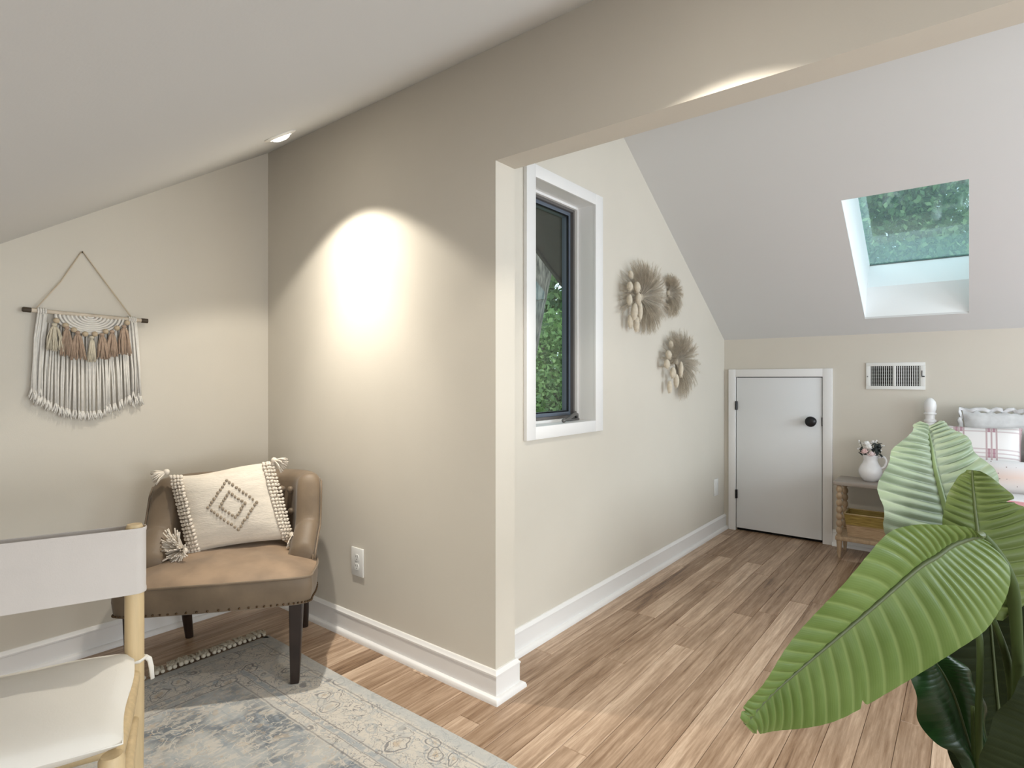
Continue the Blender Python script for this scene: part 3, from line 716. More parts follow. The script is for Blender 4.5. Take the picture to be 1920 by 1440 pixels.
for k, y_ in enumerate((-.178, -.170, -.162, -.154, .150, .158, .166, .174)):
    lp = MB().tube([(.020+.0115*math.cos(a), y_, dz(y_)+.0115*math.sin(a)) for a in [2*PI*i/12 for i in range(13)]], .0036, 6); part('lark_knot', lp, M_ROPE, mc, True)
# ---------------------------------------------------------------- sling chair in the near corner
M_PINE = mat('pale_pine', (0.62, 0.47, 0.27), 0.45, var=.09, vscale=5, stretch=(14, 14, 1.2))
M_CANVAS = mat('canvas_sling', (0.62, 0.575, 0.54), 0.95, var=.03, vscale=9, bump=.12, bscale=300)
M_PAD = mat('ivory_seat_pad', (0.84, 0.81, 0.75), 0.9, var=.02, vscale=6, bump=.10, bscale=260)
sc = thing('sling_chair', 'pale wooden chair with canvas back sling and ivory seat pad standing on the rug', 'chair', (-1.840, .347, 0), math.radians(68.5))
for sx in (1, -1):
    part('leg', MB().tube([(sx*.25, 0, .0095), (sx*.25, 0, .30), (sx*.25, .0, .60), (sx*.25, .0, .800), (sx*.25, 0, .812)], [.019, .0225, .0225, .0215, .017], 16), M_PINE, sc, 50, label='tall round back post')
    part('leg', MB().tube([(sx*.235, -.425, .0095), (sx*.235, -.425, .25), (sx*.235, -.425, .432), (sx*.235, -.425, .440)], [.019, .0235, .0235, .019], 16), M_PINE, sc, 50, label='round front leg')
    part('side_rail', MB().tube([(sx*.25, 0, .415), (sx*.243, -.21, .412), (sx*.235, -.425, .405)], [.015, .019, .015], 12), M_PINE, sc, 50)
    part('stretcher', MB().tube([(sx*.25, 0, .30), (sx*.243, -.21, .268), (sx*.235, -.425, .24)], [.012, .016, .012], 12), M_PINE, sc, 50)
part('front_rail', MB().tube([(-.235, -.425, .400), (0, -.425, .402), (.235, -.425, .400)], [.015, .020, .015], 12), M_PINE, sc, 50)
part('back_rail', MB().tube([(-.25, 0, .400), (0, 0, .402), (.25, 0, .400)], [.014, .018, .014], 12), M_PINE, sc, 50)
part('stretcher', MB().tube([(-.25, 0, .22), (.25, 0, .22)], .013, 12), M_PINE, sc, 50)
# sling: a flattened loop of canvas round both posts
lp = []
for k in range(40):
    a = 2*PI*k/40; c, s_ = math.cos(a), math.sin(a)
    lp.append((math.copysign(.25, c)+.0265*c if abs(c) > .12 else .25*c/.12, .0265*s_ if abs(c) > .12 else math.copysign(.0265, s_)))
rows = []
for z in (.632, .634, .640, .646, .70, .75, .792, .797, .803, .805):
    gq = .9985 if z in (.632, .805) else 1.0; hem = .0012 if (z < .645 or z > .796) else 0
    rows.append([(x_*gq+math.copysign(hem, x_), (y_*(.9 if abs(x_) < .22 else 1)+math.copysign(hem, y_))-(.008 if abs(x_) < .2 else 0), z) for x_, y_ in lp])
mb = MB().grid(rows); n = len(lp); mb.f += [(i*n+n-1, i*n, (i+1)*n, (i+1)*n+n-1) for i in range(len(rows)-1)]
so = part('back_sling', mb, M_CANVAS, sc, 50)
sd = so.modifiers.new('cloth', 'SOLIDIFY'); sd.thickness = .002
# seat pad
def pad(a, b, s_):
    k = max(0, 1-abs(a)**7)*max(0, 1-abs(b)**7)
    return Vector((a*.252+.004*math.sin(b*4), -.212+b*.222, .460+s_*.028*k**.45+(.010*(1-a*a)*(1-b*b) if s_ > 0 else 0)+.002*math.sin(a*7+b*5)*k))
n = 30; mb = MB().grid([[pad(-1+2*i/n, -1+2*j/n, 1) for j in range(n+1)] for i in range(n+1)]).grid([[pad(-1+2*i/n, -1+2*j/n, -1) for j in range(n+1)][::-1] for i in range(n+1)])
pdo = part('seat_pad', mb, M_PAD, sc, True)
part('pad_piping', MB().tube([pad(math.cos(a)/max(abs(math.cos(a)), abs(math.sin(a)))*.992, math.sin(a)/max(abs(math.cos(a)), abs(math.sin(a)))*.992, 0) for a in [2*PI*k/96 for k in range(97)]], .0018, 6), M_PAD, pdo, True)
for sx in (1, -1):
    part('tie_strap', MB().tube([(sx*.235, -.015, .447), (sx*.262, -.022, .450), (sx*.277, .004, .450), (sx*.262, .024, .449), (sx*.240, .018, .447)], .0042, 8, flat=1.3).tube([(sx*.274, .002, .452), (sx*.284, .006, .440), (sx*.288, .010, .415), (sx*.291, .006, .385)], [.006, .0075, .0075, .006], 8, flat=.5), M_PAD, pdo, True)

# ---------------------------------------------------------------- nightstand with basket, vase and flowers
M_TOPG = mat('greywashed_top', (0.335, 0.290, 0.255), 0.45, var=.10, vscale=6, stretch=(1, 8, 8))
M_OAK = mat('natural_oak', (0.43, 0.315, 0.205), 0.55, var=.15, vscale=9, stretch=(8, 8, 1.5))
ns = thing('nightstand', 'small wooden nightstand with bobbin-turned legs and lower shelf beside the attic door', 'table', (-.478, 4.520, 0))
part('table_top', MB().box((-.238, -.142, .487), (.238, .142, .514), c=.006), M_TOPG, ns, 40)
part('shelf', MB().box((-.226, -.136, .118), (.226, .136, .146), c=.005), M_OAK, ns, 40)
for sx in (-1, 1):
    for sy in (-1, 1):
        prof = [(.017, .146), (.018, .156)]
        for k in range(7):
            z0 = .160+k*.0462
            for q in range(7): prof.append((.0105+.0090*math.sin(PI*q/6)**.8, z0+.0462*q/6.001))
        prof += [(.017, .484), (.018, .487)]
        leg = MB().lathe(prof, 16, M4((sx*.204, sy*.116, 0))).lathe([(.009, 0), (.012, .03), (.0165, .095), (.018, .118)], 14, M4((sx*.204, sy*.116, 0)))
        part('leg', leg, M_OAK, ns, 60)
def wicker_material():
    m, N, L, b = nodes_of('seagrass_weave')
    tc = N.new('ShaderNodeTexCoord'); sp = N.new('ShaderNodeSeparateXYZ'); L.new(tc.outputs['Object'], sp.inputs[0])
    mp = N.new('ShaderNodeMapping'); mp.inputs['Scale'].default_value = (6, 6, 90); L.new(tc.outputs['Object'], mp.inputs[0])
    nz = N.new('ShaderNodeTexNoise'); nz.inputs['Scale'].default_value = 2.2; nz.inputs['Detail'].default_value = 4; L.new(mp.outputs[0], nz.inputs['Vector'])
    r1 = N.new('ShaderNodeValToRGB'); r2 = N.new('ShaderNodeValToRGB')
    for r, a, c in ((r1, (.20, .13, .03), (.47, .35, .10)), (r2, (.37, .25, .15), (.58, .43, .28))):
        r.color_ramp.elements[0].color = (*a, 1); r.color_ramp.elements[1].color = (*c, 1); r.color_ramp.elements[0].position = .3; r.color_ramp.elements[1].position = .7; L.new(nz.outputs['Fac'], r.inputs[0])
    mr = N.new('ShaderNodeMapRange'); mr.inputs[1].default_value = .070; mr.inputs[2].default_value = .082; L.new(sp.outputs[2], mr.inputs[0])
    mx = N.new('ShaderNodeMix'); mx.data_type = 'RGBA'; L.new(mr.outputs[0], mx.inputs[0]); L.new(r2.outputs[0], mx.inputs[6]); L.new(r1.outputs[0], mx.inputs[7]); L.new(mx.outputs[2], b.inputs['Base Color'])
    b.inputs['Roughness'].default_value = .8
    bp = N.new('ShaderNodeBump'); bp.inputs['Strength'].default_value = .5; bp.inputs['Distance'].default_value = .003; L.new(nz.outputs['Fac'], bp.inputs['Height']); L.new(bp.outputs[0], b.inputs['Normal'])
    return m
M_WICK = wicker_material()
bs = thing('storage_basket', 'two-tone woven basket with sloping sides on the nightstand shelf', 'basket', (-.478, 4.515, .1465))
mb = MB(); t = .007
for z0, z1, gq in ((0, .150, 1),):
    o0, o1 = (.158, .080), (.178, .096)
    ring_ = lambda h, z, ins: [(-h[0]+ins, -h[1]+ins, z), (h[0]-ins, -h[1]+ins, z), (h[0]-ins, h[1]-ins, z), (-h[0]+ins, h[1]-ins, z)]
    vs = ring_(o0, 0, 0)+ring_(o1, .150, 0)+ring_(o1, .150, t)+ring_(o0, .008, t)
    fs = [(0, 3, 2, 1)]+[(r*4+k, r*4+(k+1) % 4, (r+1)*4+(k+1) % 4, (r+1)*4+k) for r in range(3) for k in range(4)]+[(12, 13, 14, 15)]
    mb.add(vs, fs)
part('basket_body', mb, M_WICK, bs, False)
rim = [(-.178, -.096, .150), (.178, -.096, .150), (.178, .096, .150), (-.178, .096, .150)]
part('rim', MB().tube([rim[0], rim[1]], .005, 8).tube([rim[1], rim[2]], .005, 8).tube([rim[2], rim[3]], .005, 8).tube([rim[3], rim[0]], .005, 8), mat('rim_cane', (.50, .38, .20), .6), bs, True)
M_CERAMIC = mat('white_ceramic', (0.80, 0.79, 0.80), 0.25)
vz = .5145; vx, vy = -.517, 4.53
vs_ = thing('vase', 'white round-bellied ceramic pitcher vase on the nightstand', 'vase', (vx, vy, vz))
prof = [(.036, 0), (.042, .003), (.060, .028), (.069, .055), (.069, .075), (.060, .100), (.046, .122), (.040, .142), (.043, .162), (.049, .176), (.046, .178), (.040, .163), (.037, .142), (.043, .120), (.05, .10), (.03, .03), (.001, .02)]
part('vase_body', MB().lathe(prof, 40, cap=False).lathe([(.036, 0), (.001, .0004)], 40, cap=False), M_CERAMIC, vs_, True)
part('handle', MB().tube(catmull([(.044, 0, .160), (.075, 0, .168), (.090, 0, .140), (.080, 0, .105), (.062, 0, .090)], 16), .0065, 8), M_CERAMIC, vs_, True)
M_PETW = mat('white_petal', (0.80, 0.78, 0.76), .8); M_PETP = mat('blush_petal', (0.74, 0.52, 0.50), .8); M_STALK = mat('dark_stalk', (.035, .045, .035), .6); M_LEAFD = mat('dark_foliage', (.022, .03, .03), .6)
def flower(dx, dy, dz_, r, m_, name, label):
    t = thing(name, label, 'flower', (vx+dx, vy+dy, vz+dz_), rot=(dy*-6, dx*6, rnd(0, 6)), group='flowers in the nightstand vase')
    b = MB()
    for ringk, (rr, nn, tilt) in enumerate(((.25, 3, .2), (.55, 5, .6), (.9, 6, 1.05))):
        for k in range(nn):
            a = 2*PI*k/nn+ringk*.7
            Mx = Matrix.Rotation(a, 4, 'Z') @ Matrix.Translation((rr*r*.62, 0, (0.25-.30*ringk)*r*.6)) @ Matrix.Rotation(tilt, 4, 'Y')
            b.ball((0, 0, 0), 1, 8, 6, Mx @ Matrix.Diagonal((r*.16, r*.50, r*.58, 1)))
    b.ball((0, 0, 0), (r*.4, r*.4, r*.45), 8, 6)
    part('bloom', b, m_, t, True)
    from mathutils import Euler
    Rm = Matrix.LocRotScale(t.location, t.rotation_euler, (1, 1, 1)).inverted()
    base = Rm @ Vector((vx+dx*.25, vy+dy*.25, vz+.05)); neck = Rm @ Vector((vx+dx*.45, vy+dy*.45, vz+.165))
    part('stem', MB().tube([base, neck, (0, 0, -r*.3)], .0022, 6), M_STALK, t, True)
flower(-.020, -.018, .250, .028, M_PETW, 'rose', 'large white rose at the top of the nightstand vase')
flower(-.006, -.034, .228, .027, M_PETW, 'rose', 'white rose in the middle of the bouquet, above the pink ones')
flower(-.030, -.040, .200, .026, M_PETP, 'rose', 'deeper pink rose low in the bouquet')
flower(.012, -.048, .186, .025, mat('pale_blush_petal', (.78, .64, .64), .8), 'rose', 'pale blush rose lowest over the vase rim')
flower(.014, .010, .262, .017, M_PETW, 'rose', 'small white bud behind the top of the bouquet')
def sprig(label, spots, leafy):
    t = thing('foliage_sprig' if leafy else 'blossom_sprig', label, 'flower', (vx, vy, vz+.05), group='flowers in the nightstand vase')
    st_ = MB(); lv = MB()
    for (dx, dy, z_) in spots:
        st_.tube([(dx*.2, dy*.2, 0), (dx*.4, dy*.4, .12), (dx, dy, z_-.05)], .0018, 5)
        if leafy:
            for k in range(5):
                Mx = Matrix.Translation((dx+rnd(-.014, .014), dy+rnd(-.014, .014), z_-.05+rnd(-.02, .014))) @ Matrix.Rotation(rnd(0, 6), 4, 'Z') @ Matrix.Rotation(rnd(.2, 1.3), 4, 'Y')
                lv.ball((0, 0, 0), 1, 6, 4, Mx @ Matrix.Diagonal((.017, .009, .002, 1)))
        else:
            for k in range(3): lv.ball((dx+rnd(-.006, .006), dy+rnd(-.006, .006), z_-.05+rnd(-.006, .006)), .0055, 6, 5)
    part('stem', st_, M_STALK, t, True); part('leaf_cluster' if leafy else 'blossom', lv, M_LEAFD if leafy else M_PETW, t, True, stuff=True)
sprig('dark leafy sprigs on the right half of the bouquet', [(.030, -.020, .240), (.045, -.010, .225), (.034, -.030, .205), (.055, -.02, .195), (.024, -.030, .222), (.050, .0, .250), (-.042, -.03, .205), (-.038, -.035, .190)], True)
sprig('thin sprigs of tiny white blossoms around the bouquet', [(-.060, -.01, .262), (-.066, -.02, .215), (-.055, 0, .235), (.060, -.02, .215), (.070, 0, .240), (.030, 0, .268)], False)

# ---------------------------------------------------------------- bed
M_BEDW = mat('white_bed_paint', (0.80, 0.795, 0.79), 0.35)
BX0, BX1, BY0, BY1 = -.196, 1.24, 2.92, 4.62
bed = thing('bed', 'white bed with turned posts behind the large plant', 'bed', ((BX0+BX1)/2, (BY0+BY1)/2, 0))
bx, by = (BX1-BX0)/2, (BY1-BY0)/2
def post(sx, sy, top):
    p = [(.022, 0), (.030, .02), (.032, .30), (.033, .55), (.030, top-.235)]
    for k in range(4): p += [(.026, top-.225+k*.022), (.0335, top-.219+k*.022), (.0335, top-.211+k*.022), (.027, top-.206+k*.022)]
    p += [(.0255, top-.132), (.0275, top-.110), (.0345, top-.106), (.0345, top-.098), (.028, top-.094), (.033, top-.075), (.0345, top-.050), (.030, top-.026), (.018, top-.008), (.004, top)]
    part('post', MB().lathe(p, 22, M4((sx*bx, sy*by, 0))), M_BEDW, bed, 50)
post(-1, 1, 1.078); post(1, 1, 1.078); post(-1, -1, .62); post(1, -1, .62)
hb = MB().tube([(-bx, by, .78), (bx, by, .78)], .020, 12).tube([(-bx, by, .42), (bx, by, .42)], .020, 12)
part('headboard_rail', hb, M_BEDW, bed, 50)
for k in range(9): part('spindle', MB().lathe([(.008, .42), (.013, .52), (.009, .60), (.013, .68), (.008, .78)], 12, M4((-bx+(k+1)*2*bx/10, by, 0))), M_BEDW, bed, 50)
part('side_rail', MB().box((-bx-.012, -by, .22), (-bx+.012, by, .36), c=.004).box((bx-.012, -by, .22), (bx+.012, by, .36), c=.004), M_BEDW, bed, 40)
part('foot_rail', MB().tube([(-bx, -by, .34), (bx, -by, .34)], .018, 12).tube([(-bx, -by, .54), (bx, -by, .54)], .018, 12), M_BEDW, bed, 50)
M_SHEET = mat('white_sheet', (.80, .80, .82), .9, bump=.1, bscale=120)
part('mattress', MB().box((-bx+.015, -by+.03, .30), (bx-.015, by-.03, .545), c=.04), M_SHEET, bed, 50)
M_PINK = mat('pink_coverlet', (.74, .34, .36), .9, var=.08, vscale=14)
n = 24; rows = []
for i in range(n+1):
    a = -1+2*i/n; row = []
    for j in range(n+1):
        y_ = -by-.01+(2*by-.62)*j/n; e = max(0, abs(a)-.9)/.1
        row.append((a*(bx+.008), y_, .560-.16*e**2+.004*math.sin(9*a+5*y_)*(1-e)))
    rows.append(row)
cv = part('coverlet', MB().grid(rows), M_PINK, bed, True, fix=False); sd = cv.modifiers.new('cloth', 'SOLIDIFY'); sd.thickness = .012; sd.offset = -1
part('sheet_fold', MB().box((-bx-.004, by-.70, .548), (bx+.004, by-.42, .582), c=.014), M_SHEET, bed, 50)
def pillow_mesh(wd_, ht, th, ruffle=0.0):
    def f(a, b, s_):
        k = max(0, 1-abs(a)**3.2)*max(0, 1-abs(b)**3.2)
        return Vector((a*wd_/2*(1-.05*(1-b*b)), s_*th/2*k**.5+ruffle*math.sin(a*23+b*17)*(1-k)**6, b*ht/2*(1-.05*(1-a*a))+ruffle*.6*math.sin(a*31)*(1-k)**6))
    n = 26
    return MB().grid([[f(-1+2*i/n, -1+2*j/n, -1) for j in range(n+1)] for i in range(n+1)]).grid([[f(-1+2*i/n, -1+2*j/n, 1) for j in range(n+1)][::-1] for i in range(n+1)])
def fabric_lines():
    m, N, L, b = nodes_of('plaid_linen')
    tc = N.new('ShaderNodeTexCoord'); sp = N.new('ShaderNodeSeparateXYZ'); L.new(tc.outputs['Object'], sp.inputs[0])
    def ma(op, a, c):
        x = N.new('ShaderNodeMath'); x.operation = op
        for i, v in enumerate((a, c)):
            if isinstance(v, (int, float)): x.inputs[i].default_value = v
            else: L.new(v, x.inputs[i])
        return x.outputs[0]
    def stripes(axis, per, offs):
        ph = ma('ABSOLUTE', ma('SUBTRACT', ma('FRACT', ma('ADD', ma('DIVIDE', sp.outputs[axis], per), offs), 0), .5), 0)
        wide = ma('LESS_THAN', ph, .17); inner = ma('LESS_THAN', ma('ABSOLUTE', ma('SUBTRACT', ph, .075), 0), .040)
        edge = ma('LESS_THAN', ma('ABSOLUTE', ma('SUBTRACT', ph, .15), 0), .028)
        mid = ma('LESS_THAN', ph, .026)
        return wide, inner, ma('MAXIMUM', edge, mid)
    wx, ix, ex = stripes(0, .150, .22); wz, iz, ez = stripes(2, .155, .5)
    lines = ma('MAXIMUM', ex, ma('MULTIPLY', ez, .6)); cross = ma('MULTIPLY', ix, wz)
    def mixc(f, a, c):
        x = N.new('ShaderNodeMix'); x.data_type = 'RGBA'; L.new(f, x.inputs[0])
        for i, v in ((6, a), (7, c)):
            if isinstance(v, tuple): x.inputs[i].default_value = (*v, 1)
            else: L.new(v, x.inputs[i])
        return x.outputs[2]
    c = mixc(ma('MULTIPLY', lines, .75), (.78, .765, .76), (.40, .25, .27)); c = mixc(ma('MULTIPLY', cross, .8), c, (.36, .15, .20))
    L.new(c, b.inputs['Base Color']); b.inputs['Roughness'].default_value = .95
    return m
def dots():
    m, N, L, b = nodes_of('dotted_bolster')
    tc = N.new('ShaderNodeTexCoord'); sp = N.new('ShaderNodeSeparateXYZ'); L.new(tc.outputs['Object'], sp.inputs[0])
    vo = N.new('ShaderNodeTexVoronoi'); vo.inputs['Randomness'].default_value = .25; vo.inputs['Scale'].default_value = 28
    mp = N.new('ShaderNodeMapping'); mp.inputs['Scale'].default_value = (1, 0, 1); L.new(tc.outputs['Object'], mp.inputs[0]); L.new(mp.outputs[0], vo.inputs['Vector'])
    lt = N.new('ShaderNodeMath'); lt.operation = 'LESS_THAN'; lt.inputs[1].default_value = .10; L.new(vo.outputs['Distance'], lt.inputs[0])
    r = N.new('ShaderNodeValToRGB'); mr = N.new('ShaderNodeMapRange'); mr.inputs[1].default_value = -.08; mr.inputs[2].default_value = .08; L.new(sp.outputs[2], mr.inputs[0]); L.new(mr.outputs[0], r.inputs[0])
    r.color_ramp.elements[0].color = (.74, .70, .68, 1); r.color_ramp.elements[0].position = .1; r.color_ramp.elements[1].color = (.82, .82, .84, 1); r.color_ramp.elements[1].position = .75
    x = r.color_ramp.elements.new(.38); x.color = (.80, .66, .60, 1)
    mx = N.new('ShaderNodeMix'); mx.data_type = 'RGBA'; L.new(lt.outputs[0], mx.inputs[0]); L.new(r.outputs[0], mx.inputs[6]); mx.inputs[7].default_value = (.30, .25, .24, 1)
    L.new(mx.outputs[2], b.inputs['Base Color']); b.inputs['Roughness'].default_value = .95
    return m
M_PLAID, M_DOT = fabric_lines(), dots()
M_SHAM = mat('grey_white_sham', (.70, .70, .71), .9, var=.10, vscale=22, bump=.3, bscale=40)
def bed_pillow(name, label, loc, rx, rz, mesh_, m_, trim=None):
    t = thing(name, label, 'pillow', loc, rot=(rx, 0, rz), group='pillows piled at the head of the bed'); part('cover', mesh_, m_, t, True)
    return t
t = bed_pillow('bed_pillow', 'ruffled grey and white sham at the back of the bed', (.27, 4.52, .80), math.radians(-14), 0, pillow_mesh(.60, .42, .13, .012), M_SHAM)
part('ruffle', MB().tube([(a*.31+.006*math.sin(k*1.9), -.004+.012*math.sin(k*2.3), b*.215+.008*math.sin(k*1.7)) for k, (a, b) in enumerate([(math.cos(q)/max(abs(math.cos(q)), abs(math.sin(q))), math.sin(q)/max(abs(math.cos(q)), abs(math.sin(q)))) for q in [2*PI*i/120 for i in range(121)]])], .013, 6, flat=.4), M_SHAM, t, True)
part('centre_panel', pillow_mesh(.34, .30, .15), mat('sham_centre', (.80, .80, .80), .9), t, True)
bed_pillow('bed_pillow', 'red and white plaid pillow in front of the ruffled sham', (.062, 4.365, .755), math.radians(-18), 0, pillow_mesh(.36, .34, .12), M_PLAID)
bed_pillow('bed_pillow', 'second plaid pillow with rust backing at the picture edge', (.452, 4.37, .755), math.radians(-18), 0, pillow_mesh(.40, .36, .12), mat('rust_linen', (.36, .17, .11), .9, var=.2, vscale=20))
bed_pillow('lumbar_pillow', 'white dotted lumbar pillow lying in front of the plaid pillow', (.34, 4.17, .660), math.radians(-24), 0, pillow_mesh(.62, .185, .15), M_DOT)

# ---------------------------------------------------------------- large-leaved potted plant
def leaf_material(name, dark, light, rib, rough, trans, nv):
    m, N, L, b = nodes_of(name)
    uv = N.new('ShaderNodeUVMap'); uv.uv_map = 'leaf'; sp = N.new('ShaderNodeSeparateXYZ'); L.new(uv.outputs[0], sp.inputs[0])
    def ma(op, a, c):
        x = N.new('ShaderNodeMath'); x.operation = op
        for i, v in enumerate((a, c)):
            if isinstance(v, (int, float)): x.inputs[i].default_value = v
            else: L.new(v, x.inputs[i])
        return x.outputs[0]
    wv = ma('MULTIPLY', ma('ADD', ma('COSINE', ma('MULTIPLY', sp.outputs[0], 2*PI*nv), 0), 1), .5)
    line = ma('POWER', wv, 10.0)
    tc = N.new('ShaderNodeTexCoord'); nz = N.new('ShaderNodeTexNoise'); nz.inputs['Scale'].default_value = 5; nz.inputs['Detail'].default_value = 4; L.new(tc.outputs['Object'], nz.inputs['Vector'])
    def mixc(f, a, c):
        x = N.new('ShaderNodeMix'); x.data_type = 'RGBA'; L.new(f, x.inputs[0])
        for i, v in ((6, a), (7, c)):
            if isinstance(v, tuple): x.inputs[i].default_value = (*v, 1)
            else: L.new(v, x.inputs[i])
        return x.outputs[2]
    mr = N.new('ShaderNodeMapRange'); mr.inputs[1].default_value = .3; mr.inputs[2].default_value = .7; L.new(nz.outputs['Fac'], mr.inputs[0])
    c = mixc(mr.outputs[0], dark, light); c = mixc(ma('MULTIPLY', line, .45), c, rib)
    L.new(c, b.inputs['Base Color']); b.inputs['Roughness'].default_value = rough; b.inputs['Specular IOR Level'].default_value = .3 if rough < .7 else .08
    # fine parallel veinlets
    n2 = ma('SINE', ma('MULTIPLY', sp.outputs[0], 2*PI*nv*7), 0)
    bp = N.new('ShaderNodeBump'); bp.inputs['Strength'].default_value = .06; bp.inputs['Distance'].default_value = .001; L.new(n2, bp.inputs['Height']); L.new(bp.outputs[0], b.inputs['Normal'])
    if trans:
        out = N['Material Output']; t = N.new('ShaderNodeBsdfTranslucent'); L.new(c, t.inputs[0]); mx = N.new('ShaderNodeMixShader'); mx.inputs[0].default_value = trans
        L.new(b.outputs[0], mx.inputs[1]); L.new(t.outputs[0], mx.inputs[2]); L.new(mx.outputs[0], out.inputs[0])
    return m
LEAF = {"front":[[[0.024,1.678,0.848],[0.006,1.649,0.847],[-0.029,1.608,0.832],[-0.056,1.572,0.81],[-0.088,1.533,0.787],[-0.159,1.462,0.711],[-0.229,1.392,0.638],[-0.289,1.33,0.576],[-0.331,1.284,0.53],[-0.366,1.241,0.481]],[[0.02,1.598,0.868],[-0.001,1.57,0.882],[-0.057,1.515,0.894],[-0.098,1.471,0.892],[-0.145,1.422,0.864],[-0.218,1.353,0.763],[-0.281,1.292,0.667],[-0.323,1.247,0.599],[-0.349,1.215,0.551],[-0.362,1.193,0.519]],[[0.033,1.723,0.831],[0.067,1.735,0.78],[0.064,1.717,0.705],[0.039,1.682,0.65],[-0.015,1.623,0.608],[-0.116,1.527,0.525],[-0.211,1.437,0.468],[-0.285,1.362,0.446],[-0.336,1.306,0.445],[-0.361,1.27,0.454]]],"back":[[[-0.018,1.926,0.673],[-0.029,1.931,0.747],[-0.043,1.935,0.822],[-0.058,1.938,0.891],[-0.072,1.941,0.957],[-0.08,1.949,1.011],[-0.087,1.959,1.046],[-0.091,1.97,1.066]],[[-0.023,1.896,0.676],[-0.162,1.8,0.781],[-0.184,1.798,0.865],[-0.185,1.811,0.931],[-0.171,1.837,0.989],[-0.145,1.872,1.029],[-0.123,1.904,1.066],[-0.106,1.933,1.084]],[[-0.011,1.956,0.662],[0.094,2.055,0.806],[0.077,2.056,0.883],[0.048,2.047,0.95],[0.018,2.038,0.998],[-0.012,2.029,1.038],[-0.039,2.022,1.068],[-0.072,2.01,1.079]]],"right":[[[0.046,1.798,0.626],[0.034,1.799,0.699],[0.025,1.803,0.767],[0.018,1.808,0.823],[0.013,1.815,0.873],[0.01,1.824,0.911],[0.008,1.833,0.942],[0.007,1.843,0.972]],[[0.034,1.814,0.617],[-0.016,1.785,0.718],[-0.042,1.775,0.794],[-0.051,1.779,0.851],[-0.046,1.794,0.893],[-0.033,1.816,0.931],[-0.019,1.837,0.956],[-0.004,1.86,0.97]],[[0.064,1.799,0.624],[0.169,1.891,0.729],[0.17,1.901,0.816],[0.13,1.879,0.876],[0.09,1.856,0.898],[0.081,1.859,0.917],[0.053,1.845,0.95],[0.025,1.832,0.972]]],"lowleft":[[[0.021,1.854,0.147],[0.006,1.846,0.252],[-0.011,1.837,0.331],[-0.027,1.827,0.396],[-0.046,1.815,0.448],[-0.063,1.806,0.48],[-0.075,1.8,0.499],[-0.083,1.798,0.509]],[[0.012,1.796,0.177],[-0.021,1.773,0.276],[-0.073,1.736,0.318],[-0.1,1.718,0.379],[-0.111,1.713,0.443],[-0.107,1.72,0.487],[-0.097,1.732,0.516],[-0.087,1.743,0.53]],[[0.032,1.888,0.133],[0.042,1.9,0.225],[0.036,1.899,0.305],[0.025,1.894,0.371],[0.011,1.886,0.424],[-0.012,1.872,0.464],[-0.039,1.854,0.492],[-0.076,1.828,0.505]]],"lowback":[[[0.079,2.079,-0.014],[0.074,2.082,0.129],[0.068,2.085,0.243],[0.06,2.086,0.343],[0.053,2.088,0.444],[0.047,2.09,0.531],[0.04,2.092,0.603],[0.035,2.095,0.646]],[[0.07,2.046,0.002],[-0.03,1.975,0.142],[-0.058,1.959,0.255],[-0.062,1.964,0.354],[-0.053,1.978,0.453],[-0.03,2.003,0.539],[-0.001,2.034,0.61],[0.028,2.064,0.653]],[[0.086,2.059,0.002],[0.198,2.155,0.142],[0.221,2.181,0.255],[0.21,2.18,0.354],[0.183,2.165,0.453],[0.143,2.141,0.539],[0.091,2.107,0.61],[0.042,2.075,0.653]]],"lowright":[[[0.143,1.773,0.536],[0.14,1.759,0.495],[0.132,1.742,0.446],[0.122,1.723,0.398],[0.109,1.702,0.345],[0.095,1.679,0.293],[0.078,1.655,0.241],[0.062,1.632,0.202]],[[0.122,1.705,0.564],[0.087,1.666,0.549],[0.062,1.635,0.51],[0.039,1.606,0.469],[0.019,1.58,0.417],[0.018,1.567,0.367],[0.03,1.566,0.305],[0.051,1.572,0.243]],[[0.156,1.744,0.556],[0.196,1.767,0.522],[0.213,1.772,0.468],[0.212,1.761,0.414],[0.197,1.741,0.361],[0.165,1.706,0.309],[0.119,1.661,0.257],[0.07,1.612,0.212]]]}
STEM = {"front":[[0.024,1.678,0.848],[0.046,1.708,0.813],[0.069,1.752,0.755],[0.084,1.79,0.676],[0.093,1.847,0.454],[0.082,1.877,0.162],[0.066,1.878,-0.02]],"back":[[-0.018,1.926,0.673],[0.006,1.868,0.606],[0.022,1.817,0.548],[0.019,1.802,0.371],[0.023,1.83,0.162],[0.035,1.866,-0.029]],"right":[[0.046,1.798,0.626],[0.074,1.858,0.509],[0.086,1.906,0.361],[0.072,1.908,0.14],[0.055,1.907,-0.046]],"lowleft":[[0.021,1.854,0.147],[0.027,1.872,0.059],[0.043,1.91,-0.054]],"lowback":[[0.079,2.079,-0.014],[0.074,2.037,-0.062],[0.065,1.953,-0.071]],"lowright":[[0.143,1.773,0.536],[0.167,1.868,0.47],[0.164,1.942,0.293],[0.12,1.945,0.086],[0.078,1.925,-0.046]],"spare":[[0.008,1.819,0.392],[0.011,1.834,0.261],[0.017,1.851,0.121],[0.031,1.875,-0.037]]}

